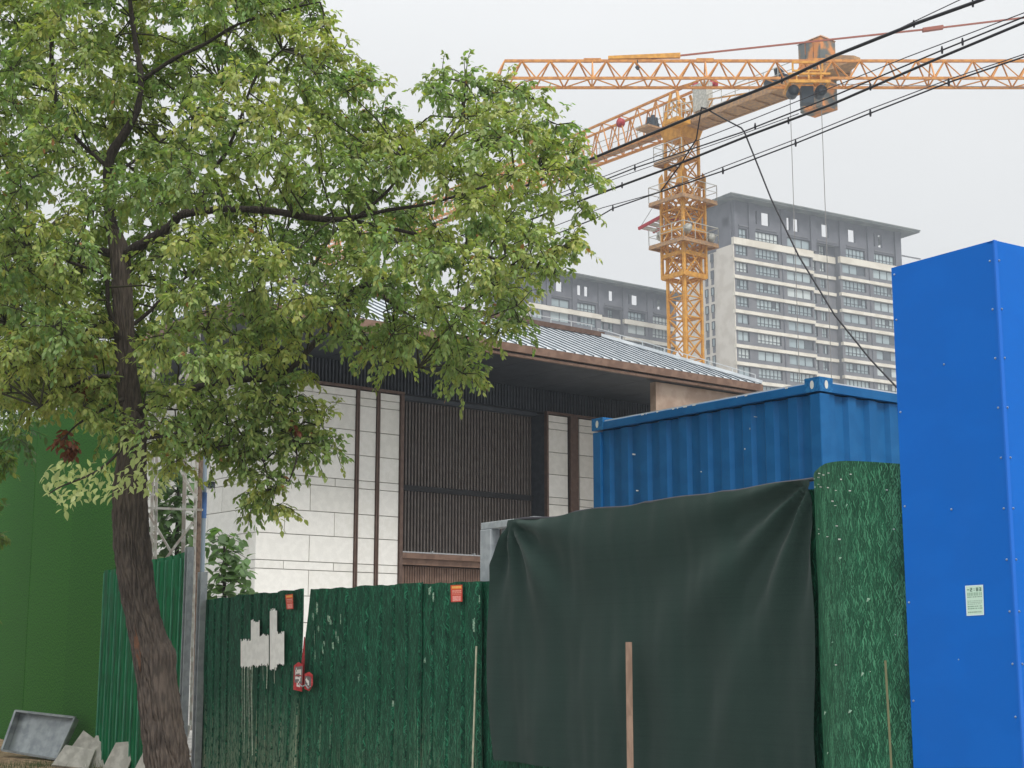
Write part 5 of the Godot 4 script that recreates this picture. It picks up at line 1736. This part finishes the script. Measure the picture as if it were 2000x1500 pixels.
	# the low pale spray in front of the trunk: leaves that can be told apart one by one
	var lmat := [leaf_material(Color(0.36, 0.42, 0.16).linear_to_srgb()), leaf_material(Color(0.32, 0.39, 0.13).linear_to_srgb()), leaf_material(Color(0.4, 0.45, 0.2).linear_to_srgb()), leaf_material(Color(0.26, 0.34, 0.1).linear_to_srgb())]
	var spray := PackedVector2Array([Vector2(78, 925), Vector2(120, 905), Vector2(190, 912), Vector2(215, 870), Vector2(250, 850), Vector2(290, 868), Vector2(300, 930), Vector2(330, 935), Vector2(318, 975), Vector2(250, 968), Vector2(215, 985), Vector2(165, 985), Vector2(125, 1012), Vector2(104, 985), Vector2(82, 960)])
	var got := crown_points(spray, 8.6, r, [[232, 905, 22], [190, 905, 10]], 2.0)
	var cnt := 0
	for q in got:
		if cnt >= 280: break
		var p: Vector2 = q[0]
		var pos := at(p.x, p.y - 8, 13.2 + r.randf_range(-0.4, 0.4))
		var ld := Vector3(r.randfn() * 0.7 - 0.2, -0.6 + r.randfn() * 0.35, r.randfn() * 0.7 + 0.1)
		var lf := put("leaf", lm, lmat[r.randi() % 4], o)
		lf.transform = Transform3D(leaf_basis(ld, (Vector3(0, 1.0, 0.5) + Vector3(r.randfn(), r.randfn(), r.randfn()) * 0.6).normalized(), 0.082 * r.randf_range(0.7, 1.2)), pos)
		cnt += 1
	print("clumps ", n, " leaves ", xf.size(), " spray ", cnt)
	return lm

func build_other_plants(lm: Mesh):
	var r := RandomNumberGenerator.new()
	r.seed = 77
	# tree beyond the turf wall at the left edge
	var o := thing("background_tree", "dense green tree crown rising behind the turf wall", "tree")
	var tb := MB.new()
	var tp := limb_pts([[-60, 1460, 25.0, 16], [-50, 1000, 25.0, 13], [-30, 700, 25.2, 10], [40, 520, 25.3, 6], [120, 420, 25.4, 3]], 1.0)
	tb.tube(tp[0], tp[1], 10)
	part("trunk", tb, M.limb, o)
	for l in [[[-40, 800, 25.1, 8], [60, 700, 25.0, 5], [150, 640, 24.9, 2]], [[-45, 900, 25.0, 6], [-150, 760, 25.2, 3]]]:
		var q := limb_pts(l, 1.0)
		var lb := MB.new()
		lb.tube(q[0], q[1], 7)
		part("branch", lb, M.limb, o)
	var xf := []
	var col := []
	var wood := MB.new()
	var poly := PackedVector2Array([Vector2(-260, 420), Vector2(-60, 380), Vector2(120, 440), Vector2(215, 520), Vector2(225, 640), Vector2(180, 740), Vector2(70, 830), Vector2(-40, 900), Vector2(-260, 900)])
	for layer in 2:
		for q in crown_points(poly, 44.0, r, [], 10.0):
			var p: Vector2 = q[0]
			clump(at(p.x, p.y, 25.4 + (layer - 0.4) * 1.2 + r.randf_range(-0.4, 0.4)), 0.36, 6, 10, 0.11, Color(0.18, 0.27, 0.06).lerp(Color(0.36, 0.42, 0.1), pow(r.randf(), 2.0)), r, xf, col, wood, 1.0)
	stuff(part("twigs", wood, M.twig, o))
	foliage("crown", 0.24, xf, col, o)
	# overhanging twigs in front of the turf wall, from a tree out of view
	var t2 := thing("street_tree", "dark tree at the street edge whose outer twigs hang before the turf wall", "tree")
	var tb2 := MB.new()
	var tq := limb_pts([[-420, 1650, 17.5, 34], [-400, 1200, 17.5, 27], [-380, 800, 17.5, 22], [-330, 500, 17.5, 16], [-300, 200, 17.5, 8]], 1.0)
	tb2.tube(tq[0], tq[1], 12)
	part("trunk", tb2, M.bark, t2)
	var lb2 := MB.new()
	var lq := limb_pts([[-385, 850, 17.5, 14], [-240, 780, 17.6, 8], [-110, 820, 17.7, 5], [-20, 880, 17.8, 2]], 1.0)
	lb2.tube(lq[0], lq[1], 8)
	part("branch", lb2, M.limb, t2)
	xf = []; col = []; wood = MB.new()
	var poly2 := PackedVector2Array([Vector2(-700, 200), Vector2(-300, 60), Vector2(-120, 300), Vector2(-30, 500), Vector2(80, 600), Vector2(86, 720), Vector2(50, 820), Vector2(24, 900), Vector2(18, 940), Vector2(-40, 1000), Vector2(-45, 1260), Vector2(-160, 1330), Vector2(-420, 1300), Vector2(-700, 900)])
	for layer in 2:
		for q in crown_points(poly2, 58.0, r, [], 8.0):
			var p: Vector2 = q[0]
			clump(at(p.x, p.y, 18.6 + (layer - 0.5) * 2.6 + r.randf_range(-0.5, 0.5)), 0.36, 6, 11, 0.1, Color(0.09, 0.16, 0.05).lerp(Color(0.17, 0.25, 0.06), r.randf()), r, xf, col, wood, 1.0)
	for q in [[8, 902, 17.0], [4, 922, 17.0], [16, 890, 17.0], [-2, 1058, 17.2], [2, 1048, 17.2]]:
		clump(at(q[0], q[1], q[2]), 0.12, 5, 8, 0.09, Color(0.2, 0.28, 0.07), r, xf, col, wood, 1.0)
	stuff(part("twigs", wood, M.twig, t2))
	foliage("crown", 0.24, xf, col, t2)
	# broad-leaved shrubs between fence and pavilion
	var specs := [
		["broad-leaved green shrub rising over the gate beside the stone corner", PackedVector2Array([Vector2(400, 1040), Vector2(420, 1018), Vector2(450, 1028), Vector2(470, 1050), Vector2(496, 1092), Vector2(490, 1140), Vector2(520, 1160), Vector2(480, 1200), Vector2(400, 1220)]), 20.6, [[452, 1360, 20.7, 8], [440, 1200, 20.7, 5], [438, 1060, 20.6, 2]], 14.0, Color(0.105, 0.185, 0.065)],
		["dark broad-leaved shrub filling the space behind the lattice post", PackedVector2Array([Vector2(296, 900), Vector2(330, 890), Vector2(384, 905), Vector2(386, 1120), Vector2(300, 1120)]), 20.9, [[345, 1360, 21.0, 8], [345, 1150, 21.0, 6], [348, 930, 20.9, 2]], 13.0, Color(0.09, 0.16, 0.06)]]
	for s in specs:
		var sh := thing("shrub", s[0], "shrub", Transform3D.IDENTITY, "shrubs behind the gate")
		var stm := MB.new()
		var sp := limb_pts(s[3], 1.0)
		stm.tube(sp[0], sp[1], 7)
		part("stem", stm, M.limb, sh)
		xf = []; col = []; wood = MB.new()
		for layer in 2:
			for q in crown_points(s[1], s[4], r, [], 5.0):
				var p: Vector2 = q[0]
				var c := at(p.x, p.y, s[2] + (layer - 0.5) * 0.5 + r.randf_range(-0.2, 0.2))
				if r.randf() < 0.35:
					var near: Vector3 = sp[0][0]
					for k in sp[0]:
						if c.distance_squared_to(k) < c.distance_squared_to(near): near = k
					wood.tube([near, near.lerp(c, 0.5) + Vector3(0, 0.05, 0), c], [0.008, 0.006, 0.003], 4, false)
				for k in 2:
					var ld := Vector3(r.randfn() * 0.8, -0.25 + r.randfn() * 0.25, r.randfn() * 0.6 + 0.25)
					xf.append(Transform3D(leaf_basis(ld, (Vector3(0, 1, 0.3) + Vector3(r.randfn(), r.randfn(), r.randfn()) * 0.3).normalized(), r.randf_range(0.12, 0.2)), c))
					var cc: Color = s[5] * r.randf_range(0.7, 1.5)
					cc.a = 1.0
					col.append(cc)
		stuff(part("twigs", wood, M.twig, sh))
		foliage("foliage", 0.34, xf, col, sh)

# ---------------------------------------------------------------- ground and sky
func build_ground():
	var b := MB.new()
	var zs := [400.0, 40.0, 0.0, -4.0, -9.0, -12.0, -15.0, -18.0, -22.5, -30.0, -60.0, -150.0, -400.0, -1200.0]
	for i in zs.size() - 1:
		var y0 := ground_y(-zs[i])
		var y1 := ground_y(-zs[i + 1])
		b.quad(Vector3(-900, y0, zs[i]), Vector3(900, y0, zs[i]), Vector3(900, y1, zs[i + 1]), Vector3(-900, y1, zs[i + 1]))
	var o := part("ground", b, M.ground, self)
	o.set_meta("kind", "structure")
	# sandy verge along the foot of the hoardings
	var v := MB.new()
	var inv := FF
	for i in 24:
		for j in 8:
			var q := []
			for c in [[i, j], [i + 1, j], [i + 1, j + 1], [i, j + 1]]:
				var p := inv * Vector3(-26.0 + c[0] * 0.92, 0, 1.9 - c[1] * 0.235)
				var edge := 0.0 if c[1] == 0 else 0.022
				p.y = ground_y(-p.z) + 0.004 + edge + 0.012 * sin(c[0] * 2.3 + c[1] * 1.7) * float(c[1] > 0)
				q.append(p)
			v.quad(q[0], q[1], q[2], q[3])
	var vo := part("dirt_path", v, M.dirt, self)
	vo.set_meta("kind", "structure")

func overcast_sky() -> Image:
	var n := FastNoiseLite.new()
	n.seed = 3; n.frequency = 0.9; n.fractal_octaves = 4
	var im := Image.create(512, 256, false, Image.FORMAT_RGBF)
	for j in 256:
		var el := (0.5 - (j + 0.5) / 256.0) * PI
		for i in 512:
			var az := TAU * (i + 0.5) / 512.0
			var d := Vector3(cos(az) * cos(el), sin(el), sin(az) * cos(el))
			var v := 0.0
			if el > 0.0:
				# even cloud deck, thinner and brighter towards the zenith
				v = 0.53 + 1.3 * pow(sin(el), 3.0) + 0.045 * n.get_noise_3d(d.x * 1.5, d.y * 5.0, d.z * 1.5)
			else:
				v = 0.25
			im.set_pixel(i, j, Color(v * 0.985, v * 1.0, v * 1.012))
	return im

func _ready():
	rng.seed = 12345
	# camera
	var cam := Camera3D.new()
	cam.name = "camera"
	cam.fov = rad_to_deg(2.0 * atan(750.0 / FOCAL))
	cam.near = 0.05
	cam.far = 3000.0
	cam.position = Vector3(0, EYE, 0)
	cam.rotation.x = pitch
	add_child(cam)
	cam.current = true
	# sky
	var env := Environment.new()
	env.background_mode = Environment.BG_SKY
	var sky := Sky.new()
	var sm := PanoramaSkyMaterial.new()
	sm.panorama = tex(overcast_sky())
	sky.sky_material = sm
	env.sky = sky
	env.background_energy_multiplier = 1.0
	env.tonemap_mode = Environment.TONE_MAPPER_LINEAR
	env.tonemap_exposure = 1.5
	env.sdfgi_enabled = true
	env.ssao_enabled = true
	env.ssil_enabled = true
	env.fog_enabled = true
	env.fog_density = 0.0008
	env.fog_light_color = Color(0.86, 0.89, 0.92)
	var we := WorldEnvironment.new()
	we.name = "world_environment"
	we.environment = env
	add_child(we)
	# veiled sun, high behind the photographer's right shoulder
	var sun := DirectionalLight3D.new()
	sun.name = "sun"
	sun.light_energy = 0.5
	sun.light_angular_distance = 20.0
	sun.light_color = Color(1.0, 0.985, 0.965)
	sun.shadow_enabled = true
	sun.rotation_degrees = Vector3(-52, 28, 0)
	add_child(sun)
	make_materials()
	FF = frame(Vector3(0.55817247, 0, 0.82972495), Vector3(1.69328515, 0, -8.6))
	build_ground()
	build_blocks()
	build_cranes()
	build_pavilion()
	build_container()
	build_hoardings()
	build_lattice_post()
	build_cables()
	build_litter()
	var lm = build_tree()
	build_other_plants(lm)
